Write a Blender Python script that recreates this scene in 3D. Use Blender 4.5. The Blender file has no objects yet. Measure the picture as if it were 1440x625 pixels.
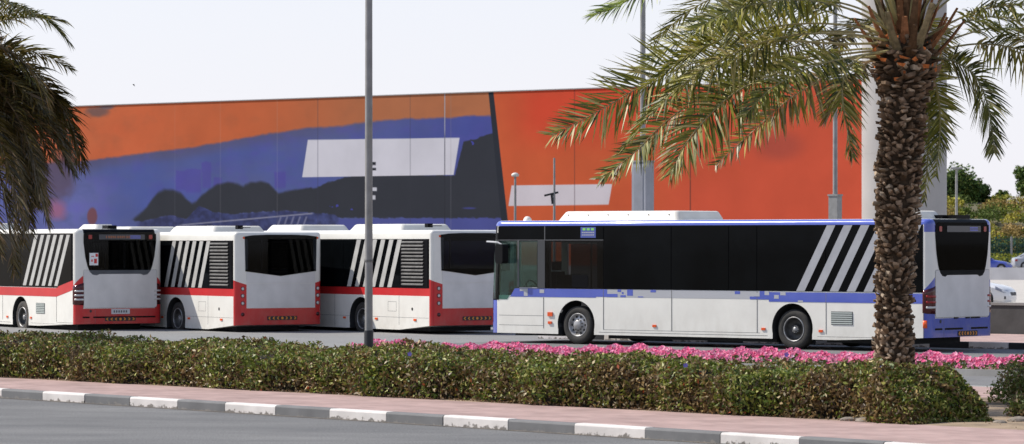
import bpy, bmesh, math, random
import numpy as np
from mathutils import Vector, Matrix, noise as mnoise
R = math.radians
random.seed(7)
RNG = np.random.default_rng(11)
scene = bpy.context.scene
col = scene.collection
F, YH, H = 4850.0, 340.0, 2.3          # focal length in pixels of the 1440 wide photo, horizon row, eye height

def W3(px, py, Z):                      # point seen at pixel (px,py) at distance Z
    return Vector(((px-720)/F*Z, Z, H-(py-YH)/F*Z))
def G(px, py, z=0.0):                   # ground point
    Z = (H-z)*F/(py-YH)
    return Vector(((px-720)/F*Z, Z, z))

# ------------------------------------------------------------------ helpers
def tag(o, label=None, cat=None, group=None, kind=None):
    if label: o['label'] = label
    if cat: o['category'] = cat
    if group: o['group'] = group
    if kind: o['kind'] = kind
    return o
def empty(name, loc=(0,0,0), rz=0.0):
    o = bpy.data.objects.new(name, None); col.objects.link(o)
    o.location = loc; o.rotation_euler = (0,0,rz); o.empty_display_size = .3
    return o
def link_mesh(name, me, mats, parent=None):
    o = bpy.data.objects.new(name, me); col.objects.link(o)
    for m in (mats if isinstance(mats, (list, tuple)) else [mats]): me.materials.append(m)
    if parent: o.parent = parent
    return o
def copy_tree(o, parent=None):
    c = o.copy(); col.objects.link(c)
    if parent: c.parent = parent
    for ch in list(o.children): copy_tree(ch, c)
    return c

class MB:
    def __init__(s): s.v = []; s.f = []; s.m = []; s.sm = []
    def add(s, verts, faces, mi=0, smooth=False):
        b = len(s.v); s.v += [tuple(v) for v in verts]
        for f in faces:
            s.f.append(tuple(b+i for i in f)); s.m.append(mi); s.sm.append(smooth)
    def box(s, a, b, mi=0, M=None):
        x0,y0,z0 = a; x1,y1,z1 = b
        if x0 > x1: x0, x1 = x1, x0
        if y0 > y1: y0, y1 = y1, y0
        if z0 > z1: z0, z1 = z1, z0
        vs = [(x,y,z) for z in (z0,z1) for (x,y) in ((x0,y0),(x1,y0),(x1,y1),(x0,y1))]
        if M is not None: vs = [M @ Vector(v) for v in vs]
        s.add(vs, [(3,2,1,0),(4,5,6,7),(0,1,5,4),(1,2,6,5),(2,3,7,6),(3,0,4,7)], mi)
    def prism(s, poly, d, mi=0, smooth=False):
        """poly: list of 3d points (planar-ish), extruded by vector d"""
        n = len(poly); d = Vector(d)
        vs = [Vector(p) for p in poly] + [Vector(p)+d for p in poly]
        nm = Vector((0,0,0))
        for i in range(n): nm += Vector(vs[i]).cross(vs[(i+1) % n])
        flip = nm.dot(d) > 0
        a = tuple(range(n)); b = tuple(range(2*n-1, n-1, -1))
        fs = [a, b] if not flip else [a[::-1], b[::-1]]
        for i in range(n):
            j = (i+1) % n
            q = (i, i+n, j+n, j)
            fs.append(q if not flip else q[::-1])
        s.add(vs, fs, mi, smooth)
    def tube(s, pts, rad, n=10, mi=0, caps=True, smooth=True):
        pts = [Vector(p) for p in pts]; m = len(pts)
        if not isinstance(rad, (list, tuple)): rad = [rad]*m
        vs = []; up = Vector((0,0,1))
        t0 = (pts[1]-pts[0]).normalized()
        a = t0.cross(up)
        if a.length < 1e-3: a = t0.cross(Vector((1,0,0)))
        a.normalize()
        for i, p in enumerate(pts):
            t = (pts[min(i+1,m-1)]-pts[max(i-1,0)]).normalized()
            a = (a - t*a.dot(t)).normalized(); b = t.cross(a)
            for k in range(n):
                th = 2*math.pi*k/n
                vs.append(p + (a*math.cos(th)+b*math.sin(th))*rad[i])
        fs = [(i*n+k, i*n+(k+1)%n, (i+1)*n+(k+1)%n, (i+1)*n+k) for i in range(m-1) for k in range(n)]
        s.add(vs, fs, mi, smooth)
        if caps:
            s.add(vs[:n], [tuple(range(n))[::-1]], mi); s.add(vs[-n:], [tuple(range(n))], mi)
    def lathe(s, prof, origin, axis='z', n=24, mi=0, smooth=True):
        """prof: (radius, height) list"""
        o = Vector(origin); vs = []
        for (r, h) in prof:
            for k in range(n):
                th = 2*math.pi*k/n; c, q = r*math.cos(th), r*math.sin(th)
                vs.append(o + (Vector((c,q,h)) if axis == 'z' else Vector((c,h,q)) if axis == 'y' else Vector((h,c,q))))
        m = len(prof)
        fs = [(i*n+k, i*n+(k+1)%n, (i+1)*n+(k+1)%n, (i+1)*n+k) for i in range(m-1) for k in range(n)]
        s.add(vs, fs, mi, smooth)
    def build(s, name, mats, parent=None, recalc=True):
        me = bpy.data.meshes.new(name)
        me.from_pydata(s.v, [], s.f); me.update()
        me.polygons.foreach_set('material_index', s.m)
        me.polygons.foreach_set('use_smooth', s.sm)
        if recalc:
            bm = bmesh.new(); bm.from_mesh(me); bmesh.ops.recalc_face_normals(bm, faces=bm.faces); bm.to_mesh(me); bm.free()
        return link_mesh(name, me, mats, parent)

# ------------------------------------------------------------------ materials
def s2l(c):
    c = c/255.0
    return c/12.92 if c <= .04045 else ((c+.055)/1.055)**2.4
def srgb(r, g, b, k=1.0): return (s2l(r)*k, s2l(g)*k, s2l(b)*k, 1)
def mat(name, c1, c2=None, scale=5.0, rough=.5, metal=0.0, bump=0.0, bscale=None, spec=.5, coat=0.0, coords='Object', detail=6, contrast=(.35,.65)):
    m = bpy.data.materials.new(name); m.use_nodes = True
    nt = m.node_tree; N = nt.nodes; L = nt.links
    b = N['Principled BSDF']
    b.inputs['Roughness'].default_value = rough; b.inputs['Metallic'].default_value = metal
    b.inputs['Specular IOR Level'].default_value = spec; b.inputs['Coat Weight'].default_value = coat
    c1 = tuple(c1) if len(c1) == 4 else tuple(c1)+(1,)
    b.inputs['Base Color'].default_value = c1
    tc = N.new('ShaderNodeTexCoord')
    if c2 is not None:
        c2 = tuple(c2) if len(c2) == 4 else tuple(c2)+(1,)
        n = N.new('ShaderNodeTexNoise'); n.inputs['Scale'].default_value = scale; n.inputs['Detail'].default_value = detail
        L.new(tc.outputs[coords], n.inputs['Vector'])
        r = N.new('ShaderNodeValToRGB'); r.color_ramp.elements[0].position = contrast[0]; r.color_ramp.elements[1].position = contrast[1]
        r.color_ramp.elements[0].color = c1; r.color_ramp.elements[1].color = c2
        L.new(n.outputs['Fac'], r.inputs['Fac']); L.new(r.outputs['Color'], b.inputs['Base Color'])
    if bump:
        n2 = N.new('ShaderNodeTexNoise'); n2.inputs['Scale'].default_value = bscale or scale*4; n2.inputs['Detail'].default_value = 8
        L.new(tc.outputs[coords], n2.inputs['Vector'])
        bp = N.new('ShaderNodeBump'); bp.inputs['Strength'].default_value = bump; bp.inputs['Distance'].default_value = .02
        L.new(n2.outputs['Fac'], bp.inputs['Height']); L.new(bp.outputs['Normal'], b.inputs['Normal'])
    return m
def attr_mat(name, rough=.6, trans=0.0, spec=.3, noise_amt=0.0, nscale=3):
    m = bpy.data.materials.new(name); m.use_nodes = True
    nt = m.node_tree; N = nt.nodes; L = nt.links
    b = N['Principled BSDF']; b.inputs['Roughness'].default_value = rough; b.inputs['Specular IOR Level'].default_value = spec
    a = N.new('ShaderNodeAttribute'); a.attribute_name = 'Col'
    src = a.outputs['Color']
    if noise_amt:
        tc = N.new('ShaderNodeTexCoord'); n = N.new('ShaderNodeTexNoise'); n.inputs['Scale'].default_value = nscale; n.inputs['Detail'].default_value = 8
        L.new(tc.outputs['Object'], n.inputs['Vector'])
        mr = N.new('ShaderNodeMapRange'); mr.inputs['From Min'].default_value = .3; mr.inputs['From Max'].default_value = .7
        mr.inputs['To Min'].default_value = 1-noise_amt; mr.inputs['To Max'].default_value = 1+noise_amt
        L.new(n.outputs['Fac'], mr.inputs['Value'])
        mx = N.new('ShaderNodeVectorMath'); mx.operation = 'SCALE'
        L.new(src, mx.inputs[0]); L.new(mr.outputs['Result'], mx.inputs['Scale']); src = mx.outputs['Vector']
    L.new(src, b.inputs['Base Color'])
    if trans:
        t = N.new('ShaderNodeBsdfTranslucent'); L.new(src, t.inputs['Color'])
        mix = N.new('ShaderNodeMixShader'); mix.inputs[0].default_value = trans
        L.new(b.outputs[0], mix.inputs[1]); L.new(t.outputs[0], mix.inputs[2])
        L.new(mix.outputs[0], N['Material Output'].inputs['Surface'])
    return m
def glass_mat(name, tint, spec=.5):
    """thin tinted pane: see-through in its tint, with a glossy reflection"""
    m = bpy.data.materials.new(name); m.use_nodes = True
    nt = m.node_tree; N = nt.nodes; L = nt.links
    N.remove(N['Principled BSDF'])
    t = N.new('ShaderNodeBsdfTransparent'); t.inputs['Color'].default_value = tuple(tint)+(1,)
    g = N.new('ShaderNodeBsdfGlossy'); g.inputs['Roughness'].default_value = .03
    fr = N.new('ShaderNodeFresnel'); fr.inputs['IOR'].default_value = 1.45
    mu = N.new('ShaderNodeMath'); mu.operation = 'MULTIPLY'; mu.inputs[1].default_value = spec
    L.new(fr.outputs[0], mu.inputs[0])
    mix = N.new('ShaderNodeMixShader'); L.new(mu.outputs[0], mix.inputs[0]); L.new(t.outputs[0], mix.inputs[1]); L.new(g.outputs[0], mix.inputs[2])
    L.new(mix.outputs[0], N['Material Output'].inputs['Surface'])
    return m

M = {}
def dirty_paint(name, c1, c2, rough=.32, coat=.15):
    m = mat(name, c1, c2, scale=1.3, rough=rough, coat=coat, detail=8, contrast=(.3,.75), spec=.4)
    nt = m.node_tree; N = nt.nodes; L = nt.links; b = N['Principled BSDF']; src = b.inputs['Base Color'].links[0].from_socket
    tc = N.new('ShaderNodeTexCoord'); sx = N.new('ShaderNodeSeparateXYZ'); L.new(tc.outputs['Object'], sx.inputs[0])
    mp = N.new('ShaderNodeMapping'); mp.inputs['Scale'].default_value = (3,3,1.6); L.new(tc.outputs['Object'], mp.inputs['Vector'])
    n = N.new('ShaderNodeTexNoise'); n.inputs['Scale'].default_value = 1.4; n.inputs['Detail'].default_value = 9; n.inputs['Roughness'].default_value = .65; L.new(mp.outputs['Vector'], n.inputs['Vector'])
    mz = N.new('ShaderNodeMapRange'); mz.inputs['From Min'].default_value = .2; mz.inputs['From Max'].default_value = .95; mz.inputs['To Min'].default_value = .26; mz.inputs['To Max'].default_value = .04
    L.new(sx.outputs['Z'], mz.inputs['Value'])
    cr = N.new('ShaderNodeMapRange'); cr.inputs['From Min'].default_value = .40; cr.inputs['From Max'].default_value = .72; L.new(n.outputs['Fac'], cr.inputs['Value'])
    mu = N.new('ShaderNodeMath'); mu.operation = 'MULTIPLY'; L.new(mz.outputs['Result'], mu.inputs[0]); L.new(cr.outputs['Result'], mu.inputs[1])
    mx = N.new('ShaderNodeMix'); mx.data_type = 'RGBA'; L.new(mu.outputs[0], mx.inputs[0]); L.new(src, mx.inputs[6]); mx.inputs[7].default_value = (.33,.28,.22,1)
    L.new(mx.outputs[2], b.inputs['Base Color'])
    n2 = N.new('ShaderNodeTexNoise'); n2.inputs['Scale'].default_value = 1.1; n2.inputs['Detail'].default_value = 2; L.new(tc.outputs['Object'], n2.inputs['Vector'])
    bp = N.new('ShaderNodeBump'); bp.inputs['Strength'].default_value = .35; bp.inputs['Distance'].default_value = .03; L.new(n2.outputs['Fac'], bp.inputs['Height']); L.new(bp.outputs['Normal'], b.inputs['Normal'])
    return m
M['white'] = dirty_paint('white_paint', (.81,.79,.73), (.73,.71,.655))
M['greywhite'] = mat('grey_white_panel', (.74,.72,.70), (.62,.605,.585), scale=2.2, rough=.45, spec=.35, contrast=(.3,.75))
M['blue'] = dirty_paint('blue_paint', (.085,.125,.50), (.07,.105,.44), .22, .7)
M['red'] = dirty_paint('red_paint', (.60,.022,.024), (.50,.018,.02))
M['band'] = mat('black_band', (.005,.005,.006), rough=.4, spec=.08)
M['glass_black'] = mat('black_window_glass', (.002,.0025,.003), (.004,.005,.006), scale=.8, rough=.05, spec=.07, bump=.06, bscale=1.2)
M['rubber'] = mat('rubber', (.022,.021,.020), (.035,.032,.028), scale=7, rough=.8, bump=.3, bscale=60)
M['tyre_dusty'] = mat('dusty_tyre_rubber', (.035,.032,.030), (.075,.062,.05), scale=4, rough=.85, bump=.3, bscale=60)
M['rim'] = mat('rim_metal', (.42,.42,.43), (.25,.24,.23), scale=9, rough=.45, metal=.4)
M['rim_dark'] = mat('dark_rim', (.10,.098,.095), (.05,.047,.045), scale=9, rough=.55, metal=.3)
M['hole'] = mat('dark_hole', (.008,.008,.008), rough=.9)
M['dark'] = mat('dark_interior', (.02,.021,.023), rough=.8)
M['darkgrey'] = mat('dark_grey_plastic', (.045,.047,.052), rough=.55)
M['frame'] = mat('window_frame_grey', (.10,.102,.108), rough=.5)
M['stripe'] = mat('grey_stripe_film', (.40,.405,.43), (.34,.345,.37), scale=3, rough=.5)
M['stripe_old'] = mat('pale_stripe_film', (.50,.49,.46), (.40,.39,.37), scale=3, rough=.6)
M['greyband'] = mat('grey_band_film', (.42,.425,.45), rough=.45)
M['seam'] = mat('panel_seam', (.16,.155,.15), rough=.8)
M['lens_red'] = mat('red_lens', (.30,.008,.008), rough=.12, spec=.6)
M['lens_darkred'] = mat('dark_red_lens', (.06,.004,.005), rough=.12, spec=.6)
M['lens_orange'] = mat('orange_lens', (.75,.10,.02), rough=.2)
M['lens_clear'] = mat('clear_lens', (.62,.60,.58), rough=.15, spec=.7)
M['chev'] = mat('orange_chevron', (.85,.30,.03), rough=.5)
M['paper'] = mat('white_notice', (.78,.78,.78), rough=.6)
M['plate'] = mat('number_plate_white', (.62,.62,.64), rough=.4)
M['ink'] = mat('dark_ink', (.03,.03,.035), rough=.6)
M['ventgreen'] = mat('vent_slat', (.45,.49,.46), rough=.5)
M['sign_blue'] = mat('blue_sign', (.07,.10,.35), rough=.4)
M['sign_green'] = mat('green_letters', (.25,.65,.12), rough=.5)
M['pod'] = mat('roof_pod_white', (.74,.72,.66), (.64,.61,.55), scale=2, rough=.5)
M['louver'] = mat('louver_slat', (.17,.165,.16), (.11,.105,.10), scale=5, rough=.6)
M['display'] = mat('led_display_off', (.055,.058,.068), rough=.25)
M['amber'] = mat('amber_led_text', (.28,.10,.045), rough=.5)
M['led_blue'] = mat('blue_led_text', (.16,.17,.50), rough=.5)
M['rearglass'] = glass_mat('tinted_rear_glass', (.40,.42,.45), .30)
M['darkrear'] = glass_mat('dark_rear_glass', (.16,.17,.18), .12)
M['rail_yellow'] = mat('yellow_handrail', (.55,.40,.04), rough=.4)
M['seat'] = mat('blue_seat_fabric', (.035,.05,.16), (.02,.03,.09), scale=20, rough=.9)
M['cabglass'] = glass_mat('cab_window_glass', (.62,.80,.76), .8)
M['tintglass'] = glass_mat('tinted_window_glass', (.36,.37,.38), .4)
M['interior'] = mat('grey_interior', (.045,.048,.052), (.03,.033,.036), scale=4, rough=.8)
M['galv'] = mat('galvanised_steel', (.33,.325,.315), (.26,.255,.245), scale=6, rough=.55, metal=.25)
M['galv_dark'] = mat('weathered_pole_steel', (.31,.305,.30), (.25,.245,.24), scale=6, rough=.6, metal=.2)
M['blackpaint'] = mat('black_paint', (.015,.015,.017), rough=.5)

# ------------------------------------------------------------------ world, sun, camera
SUN_EL, SUN_D = 46.0, Vector((-.95, .31, 0)).normalized()
w = bpy.data.worlds.new('World'); scene.world = w; w.use_nodes = True
nt = w.node_tree; sky = nt.nodes.new('ShaderNodeTexSky'); sky.sky_type = 'NISHITA'; sky.sun_disc = False
sky.sun_elevation = R(SUN_EL); sky.sun_rotation = math.atan2(SUN_D.x, SUN_D.y)
sky.air_density = 1.0; sky.dust_density = .5; sky.ozone_density = 1.5; sky.altitude = 0
hz_ = nt.nodes.new('ShaderNodeMix'); hz_.data_type = 'RGBA'; hz_.inputs[0].default_value = .85      # bright even desert haze over the blue
hz_.inputs[7].default_value = (5.7, 5.65, 6.2, 1)
nt.links.new(sky.outputs['Color'], hz_.inputs[6])
tcw = nt.nodes.new('ShaderNodeTexCoord'); sxw = nt.nodes.new('ShaderNodeSeparateXYZ'); mrw = nt.nodes.new('ShaderNodeMapRange')
nt.links.new(tcw.outputs['Generated'], sxw.inputs[0]); nt.links.new(sxw.outputs['Z'], mrw.inputs['Value'])
mrw.inputs['From Min'].default_value = .03; mrw.inputs['From Max'].default_value = .55; mrw.inputs['To Min'].default_value = .88; mrw.inputs['To Max'].default_value = .08
nt.links.new(mrw.outputs['Result'], hz_.inputs[0])      # haze thins out with height
bg = nt.nodes['Background']; bg.inputs['Strength'].default_value = .138
nt.links.new(hz_.outputs[2], bg.inputs['Color'])
sd = bpy.data.lights.new('sun', 'SUN'); sd.energy = 4.9; sd.angle = R(.53); sd.color = (1.0, .94, .85)
so = bpy.data.objects.new('sun', sd); col.objects.link(so)
to_sun = Vector((SUN_D.x*math.cos(R(SUN_EL)), SUN_D.y*math.cos(R(SUN_EL)), math.sin(R(SUN_EL))))
so.rotation_euler = to_sun.to_track_quat('Z', 'Y').to_euler(); so.location = (0,0,30)
cd = bpy.data.cameras.new('camera'); cam = bpy.data.objects.new('camera', cd); col.objects.link(cam)
cam.location = (0,0,H); cam.rotation_euler = (R(90),0,0)
cd.sensor_width = 36; cd.lens = F/1440*36; cd.shift_y = (YH-312.5)/1440; cd.clip_end = 6000; cd.clip_start = .5
cd.dof.use_dof = True; cd.dof.focus_distance = 60; cd.dof.aperture_fstop = 5.0
scene.camera = cam
scene.view_settings.view_transform = 'Standard'; scene.view_settings.look = 'None'
scene.view_settings.exposure = 0.2; scene.view_settings.gamma = 1; scene.view_settings.use_curve_mapping = False

# ------------------------------------------------------------------ the bus line frame and the ground
BX, BY, BT = 8.65, 71.5, .69
def uv_of(X, Y):
    dx, dy = X-BX, Y-BY
    return -dx*math.cos(BT)+dy*math.sin(BT), dx*math.sin(BT)+dy*math.cos(BT)
def from_uv(u, v, z=0): return Vector((BX-u*math.cos(BT)+v*math.sin(BT), BY+u*math.sin(BT)+v*math.cos(BT), z))
def dip(X, Y):
    u, v = uv_of(X, Y)
    t = min(1, max(0, (u-12)/9)); t = t*t*(3-2*t)
    return -.145*t
K0 = Vector((-7.54, 50.8, 0)); KE = Vector((.652, -.758, 0)).normalized(); KN = Vector((-KE.y, KE.x, 0))
def KP(t, v, z=0): p = K0 + KE*t + KN*v; return Vector((p.x, p.y, z))
def struct(o, kind='structure'): o['kind'] = kind; return o

def asphalt(name, c1, c2, sp=.35, stretch=None):
    m = bpy.data.materials.new(name); m.use_nodes = True
    nt = m.node_tree; N = nt.nodes; L = nt.links; b = N['Principled BSDF']; b.inputs['Roughness'].default_value = .85; b.inputs['Specular IOR Level'].default_value = .25
    tc = N.new('ShaderNodeTexCoord')
    mp = N.new('ShaderNodeMapping'); L.new(tc.outputs['Object'], mp.inputs['Vector'])
    if stretch: mp.inputs['Rotation'].default_value = (0,0,stretch); mp.inputs['Scale'].default_value = (.45,1.2,1)
    n1 = N.new('ShaderNodeTexNoise'); n1.inputs['Scale'].default_value = .7; n1.inputs['Detail'].default_value = 10; n1.inputs['Roughness'].default_value = .65
    L.new(mp.outputs['Vector'], n1.inputs['Vector'])
    n2 = N.new('ShaderNodeTexNoise'); n2.inputs['Scale'].default_value = 45; n2.inputs['Detail'].default_value = 3
    L.new(tc.outputs['Object'], n2.inputs['Vector'])
    r = N.new('ShaderNodeValToRGB'); r.color_ramp.elements[0].position = .3; r.color_ramp.elements[1].position = .7
    r.color_ramp.elements[0].color = tuple(c1)+(1,); r.color_ramp.elements[1].color = tuple(c2)+(1,)
    L.new(n1.outputs['Fac'], r.inputs['Fac'])
    mr = N.new('ShaderNodeMapRange'); mr.inputs['From Min'].default_value = .3; mr.inputs['From Max'].default_value = .7; mr.inputs['To Min'].default_value = 1-sp; mr.inputs['To Max'].default_value = 1+sp
    L.new(n2.outputs['Fac'], mr.inputs['Value'])
    vm = N.new('ShaderNodeVectorMath'); vm.operation = 'SCALE'; L.new(r.outputs['Color'], vm.inputs[0]); L.new(mr.outputs['Result'], vm.inputs['Scale'])
    L.new(vm.outputs['Vector'], b.inputs['Base Color'])
    bp = N.new('ShaderNodeBump'); bp.inputs['Strength'].default_value = .5; bp.inputs['Distance'].default_value = .01
    L.new(n2.outputs['Fac'], bp.inputs['Height']); L.new(bp.outputs['Normal'], b.inputs['Normal'])
    return m
def paver(name, c1, c2, mortar, rot, scale=1.0):
    m = bpy.data.materials.new(name); m.use_nodes = True
    nt = m.node_tree; N = nt.nodes; L = nt.links; b = N['Principled BSDF']; b.inputs['Roughness'].default_value = .9; b.inputs['Specular IOR Level'].default_value = .2
    tc = N.new('ShaderNodeTexCoord'); mp = N.new('ShaderNodeMapping'); mp.inputs['Rotation'].default_value = (0,0,rot)
    L.new(tc.outputs['Object'], mp.inputs['Vector'])
    br = N.new('ShaderNodeTexBrick'); br.inputs['Scale'].default_value = scale; br.inputs['Brick Width'].default_value = .22; br.inputs['Row Height'].default_value = .11
    br.inputs['Mortar Size'].default_value = .006; br.inputs['Color1'].default_value = tuple(c1)+(1,); br.inputs['Color2'].default_value = tuple(c2)+(1,); br.inputs['Mortar'].default_value = tuple(mortar)+(1,)
    L.new(mp.outputs['Vector'], br.inputs['Vector'])
    n = N.new('ShaderNodeTexNoise'); n.inputs['Scale'].default_value = 1.6; n.inputs['Detail'].default_value = 8; L.new(tc.outputs['Object'], n.inputs['Vector'])
    mr = N.new('ShaderNodeMapRange'); mr.inputs['From Min'].default_value = .3; mr.inputs['From Max'].default_value = .7; mr.inputs['To Min'].default_value = .78; mr.inputs['To Max'].default_value = 1.12
    L.new(n.outputs['Fac'], mr.inputs['Value'])
    vm = N.new('ShaderNodeVectorMath'); vm.operation = 'SCALE'; L.new(br.outputs['Color'], vm.inputs[0]); L.new(mr.outputs['Result'], vm.inputs['Scale'])
    L.new(vm.outputs['Vector'], b.inputs['Base Color'])
    return m

def sheet(name, poly, z, m, kind='structure'):
    mb = MB(); mb.add([(p[0],p[1],z) for p in poly], [tuple(range(len(poly)))])
    return struct(mb.build(name, m), kind)
def grid_sheet(name, us, vs, fn, m):
    mb = MB(); n = len(vs)
    mb.add([fn(a, b) for a in us for b in vs], [(i*n+j, (i+1)*n+j, (i+1)*n+j+1, i*n+j+1) for i in range(len(us)-1) for j in range(n-1)])
    return struct(mb.build(name, m))

kang = math.atan2(KE.y, KE.x)
m_sand = mat('dry_ground', (.30,.25,.19), (.22,.18,.135), scale=.4, rough=.95)
sheet('ground', [(-3000,-300),(3000,-300),(3000,4000),(-3000,4000)], -.20, m_sand)
# near road in front of the kerb
m_as1 = asphalt('near_asphalt', (.105,.105,.107), (.19,.188,.184), .5, stretch=-kang)
sheet('near_road', [KP(-60,-30), KP(60,-30), KP(60,-.004), KP(-60,-.004)], 0, m_as1)
# far road carrying the buses (follows the shallow dip)
m_as2 = asphalt('bus_road_asphalt', (.135,.135,.138), (.185,.183,.18), .2)
grid_sheet('bus_road', list(np.linspace(-45,70,60)), list(np.linspace(-21,22,12)),
           lambda u, v: (lambda p: (p.x, p.y, dip(p.x,p.y)-.008))(from_uv(u, v)), m_as2)
# island: pavers, soil, rear pavers
m_pav = paver('pink_pavers', (.43,.30,.275), (.36,.25,.23), (.36,.27,.25), -kang)
m_soil = mat('sandy_soil', (.34,.25,.165), (.20,.145,.095), scale=2.2, rough=.95, bump=.8, bscale=14)
def ribbon(name, t0, t1, v0, v1, ztop, zbot, m):
    mb = MB(); f0 = (lambda t: v0(t)) if callable(v0) else (lambda t: v0); f1 = (lambda t: v1(t)) if callable(v1) else (lambda t: v1)
    a = [KP(t0,f0(t0),ztop),KP(t1,f0(t1),ztop),KP(t1,f1(t1),ztop),KP(t0,f1(t0),ztop)]
    mb.prism(a, (0,0,zbot-ztop)); return struct(mb.build(name, m))
ribbon('sidewalk', -40, 45, .155, lambda t: 2.42+.031*t, .13, -.15, m_pav)
mb = MB()   # soil as a gently uneven sheet
ts = np.linspace(-40,45,171); vs_ = np.linspace(0,1,14)
mb.add([KP(t, (2.425+.031*t)*(1-q)+8.9*q, .128+.03*mnoise.noise(Vector((t*.9,q*6,0)))*(1 if 0<q<1 else 0)) for t in ts for q in vs_],
       [(i*14+j,(i+1)*14+j,(i+1)*14+j+1,i*14+j+1) for i in range(170) for j in range(13)], 0, True)
struct(mb.build('soil', m_soil))
ribbon('rear_footpath', -40, 45, 8.904, 11.6, .125, -.15, m_pav)
m_conc = mat('pale_concrete', (.40,.39,.37), (.31,.30,.285), scale=2, rough=.9, bump=.2)
ribbon('rear_kerb', -40, 45, 11.604, 11.75, .13, -.15, m_conc)
sheet('service_road', [KP(-60,11.755), KP(60,11.755), KP(60,40), KP(-60,30)], -.012, asphalt('service_road_asphalt', (.20,.20,.20), (.25,.248,.24), .15))

# painted kerb
def worn_paint(name, paint, under, zchip=.05, thr=.56):
    m = bpy.data.materials.new(name); m.use_nodes = True
    nt = m.node_tree; N = nt.nodes; L = nt.links; b = N['Principled BSDF']; b.inputs['Roughness'].default_value = .75
    tc = N.new('ShaderNodeTexCoord'); n = N.new('ShaderNodeTexNoise'); n.inputs['Scale'].default_value = 9; n.inputs['Detail'].default_value = 9; n.inputs['Roughness'].default_value = .7
    L.new(tc.outputs['Object'], n.inputs['Vector'])
    sx = N.new('ShaderNodeSeparateXYZ'); L.new(tc.outputs['Object'], sx.inputs[0])
    mz = N.new('ShaderNodeMapRange'); mz.inputs['From Min'].default_value = 0; mz.inputs['From Max'].default_value = .10; mz.inputs['To Min'].default_value = .22; mz.inputs['To Max'].default_value = -.08
    L.new(sx.outputs['Z'], mz.inputs['Value'])
    ad = N.new('ShaderNodeMath'); ad.operation = 'ADD'; L.new(n.outputs['Fac'], ad.inputs[0]); L.new(mz.outputs['Result'], ad.inputs[1])
    r = N.new('ShaderNodeValToRGB'); r.color_ramp.elements[0].position = thr; r.color_ramp.elements[1].position = thr+.05
    r.color_ramp.elements[0].color = tuple(paint)+(1,); r.color_ramp.elements[1].color = tuple(under)+(1,)
    L.new(ad.outputs[0], r.inputs['Fac'])
    n3 = N.new('ShaderNodeTexNoise'); n3.inputs['Scale'].default_value = 2.5; n3.inputs['Detail'].default_value = 8; L.new(tc.outputs['Object'], n3.inputs['Vector'])
    mr = N.new('ShaderNodeMapRange'); mr.inputs['From Min'].default_value = .3; mr.inputs['From Max'].default_value = .7; mr.inputs['To Min'].default_value = .8; mr.inputs['To Max'].default_value = 1.1
    L.new(n3.outputs['Fac'], mr.inputs['Value'])
    vm = N.new('ShaderNodeVectorMath'); vm.operation = 'SCALE'; L.new(r.outputs['Color'], vm.inputs[0]); L.new(mr.outputs['Result'], vm.inputs['Scale'])
    L.new(vm.outputs['Vector'], b.inputs['Base Color'])
    bp = N.new('ShaderNodeBump'); bp.inputs['Strength'].default_value = .4; bp.inputs['Distance'].default_value = .01; L.new(n.outputs['Fac'], bp.inputs['Height']); L.new(bp.outputs['Normal'], b.inputs['Normal'])
    return m
M['kerb_white'] = worn_paint('kerb_white_paint', (.66,.62,.59), (.20,.18,.16), thr=.66)
M['kerb_black'] = worn_paint('kerb_grey_black_paint', (.150,.150,.152), (.22,.205,.19), thr=.70)
def tpx(px):
    k = (px-720)/F; return (k*50.8+7.54)/(.652+.758*k)
bounds = [tpx(x) for x in (2.5,60,119,182,249,316,387,463,543,623,714,807.5,907,1013,1124,1242.5,1370)]
st = 1.15
while bounds[0] > -30: bounds.insert(0, bounds[0]-st)
while bounds[-1] < 35: bounds.append(bounds[-1]+1.25)
i0 = min(range(len(bounds)), key=lambda i: abs(bounds[i]-tpx(2.5)))
prof = [(0,-.1),(0,.105),(.008,.122),(.025,.13),(.15,.13),(.15,-.1)]
mb = MB()
for i in range(len(bounds)-1):
    a, b = bounds[i]+.006, bounds[i+1]-.006
    jv, jz = random.uniform(-.006,.006), random.uniform(-.004,.004)
    pa = [KP(a, v+jv, z+(jz if z > 0 else 0)) for v, z in prof]; pb = [KP(b, v+jv, z+(jz if z > 0 else 0)) for v, z in prof]
    n = len(prof); mi = 1 if (i-i0) % 2 == 0 else 0
    mb.add(pa+pb, [(j, j+n, (j+1)%n+n, (j+1)%n) for j in range(n)] + [tuple(range(n)), tuple(range(2*n-1, n-1, -1))], mi)
struct(mb.build('kerb', [M['kerb_white'], M['kerb_black']]))

# dust and grit gathered in the gutter
sheet('gutter_dust', [KP(-60,-.10), KP(60,-.10), KP(60,-.006), KP(-60,-.006)], .004, mat('gutter_grit', (.17,.14,.11), (.09,.08,.07), scale=3, rough=.95, detail=10))
# far footpath behind the blue bus, with its black and white kerb
m_pav2 = paver('far_pink_pavers', (.46,.33,.30), (.40,.28,.26), (.33,.26,.24), -BT)
mb = MB(); a = [from_uv(-40,3.3,.13), from_uv(13,3.3,.13), from_uv(13,9.2,.13), from_uv(-40,9.2,.13)]
mb.prism(a, (0,0,-.3)); struct(mb.build('far_footpath', m_pav2))
mb = MB(); u = -40; k = 0
while u < 13:
    a = from_uv(u+.006, 3.13, .13); b = from_uv(min(u+1,13)-.006, 3.13, .13)
    c = from_uv(min(u+1,13)-.006, 3.296, .13); d = from_uv(u+.006, 3.296, .13)
    mb.prism([a,b,c,d], (0,0,-.3), k % 2); u += 1; k += 1
struct(mb.build('far_kerb', [M['kerb_white'], M['blackpaint']]))
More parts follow.
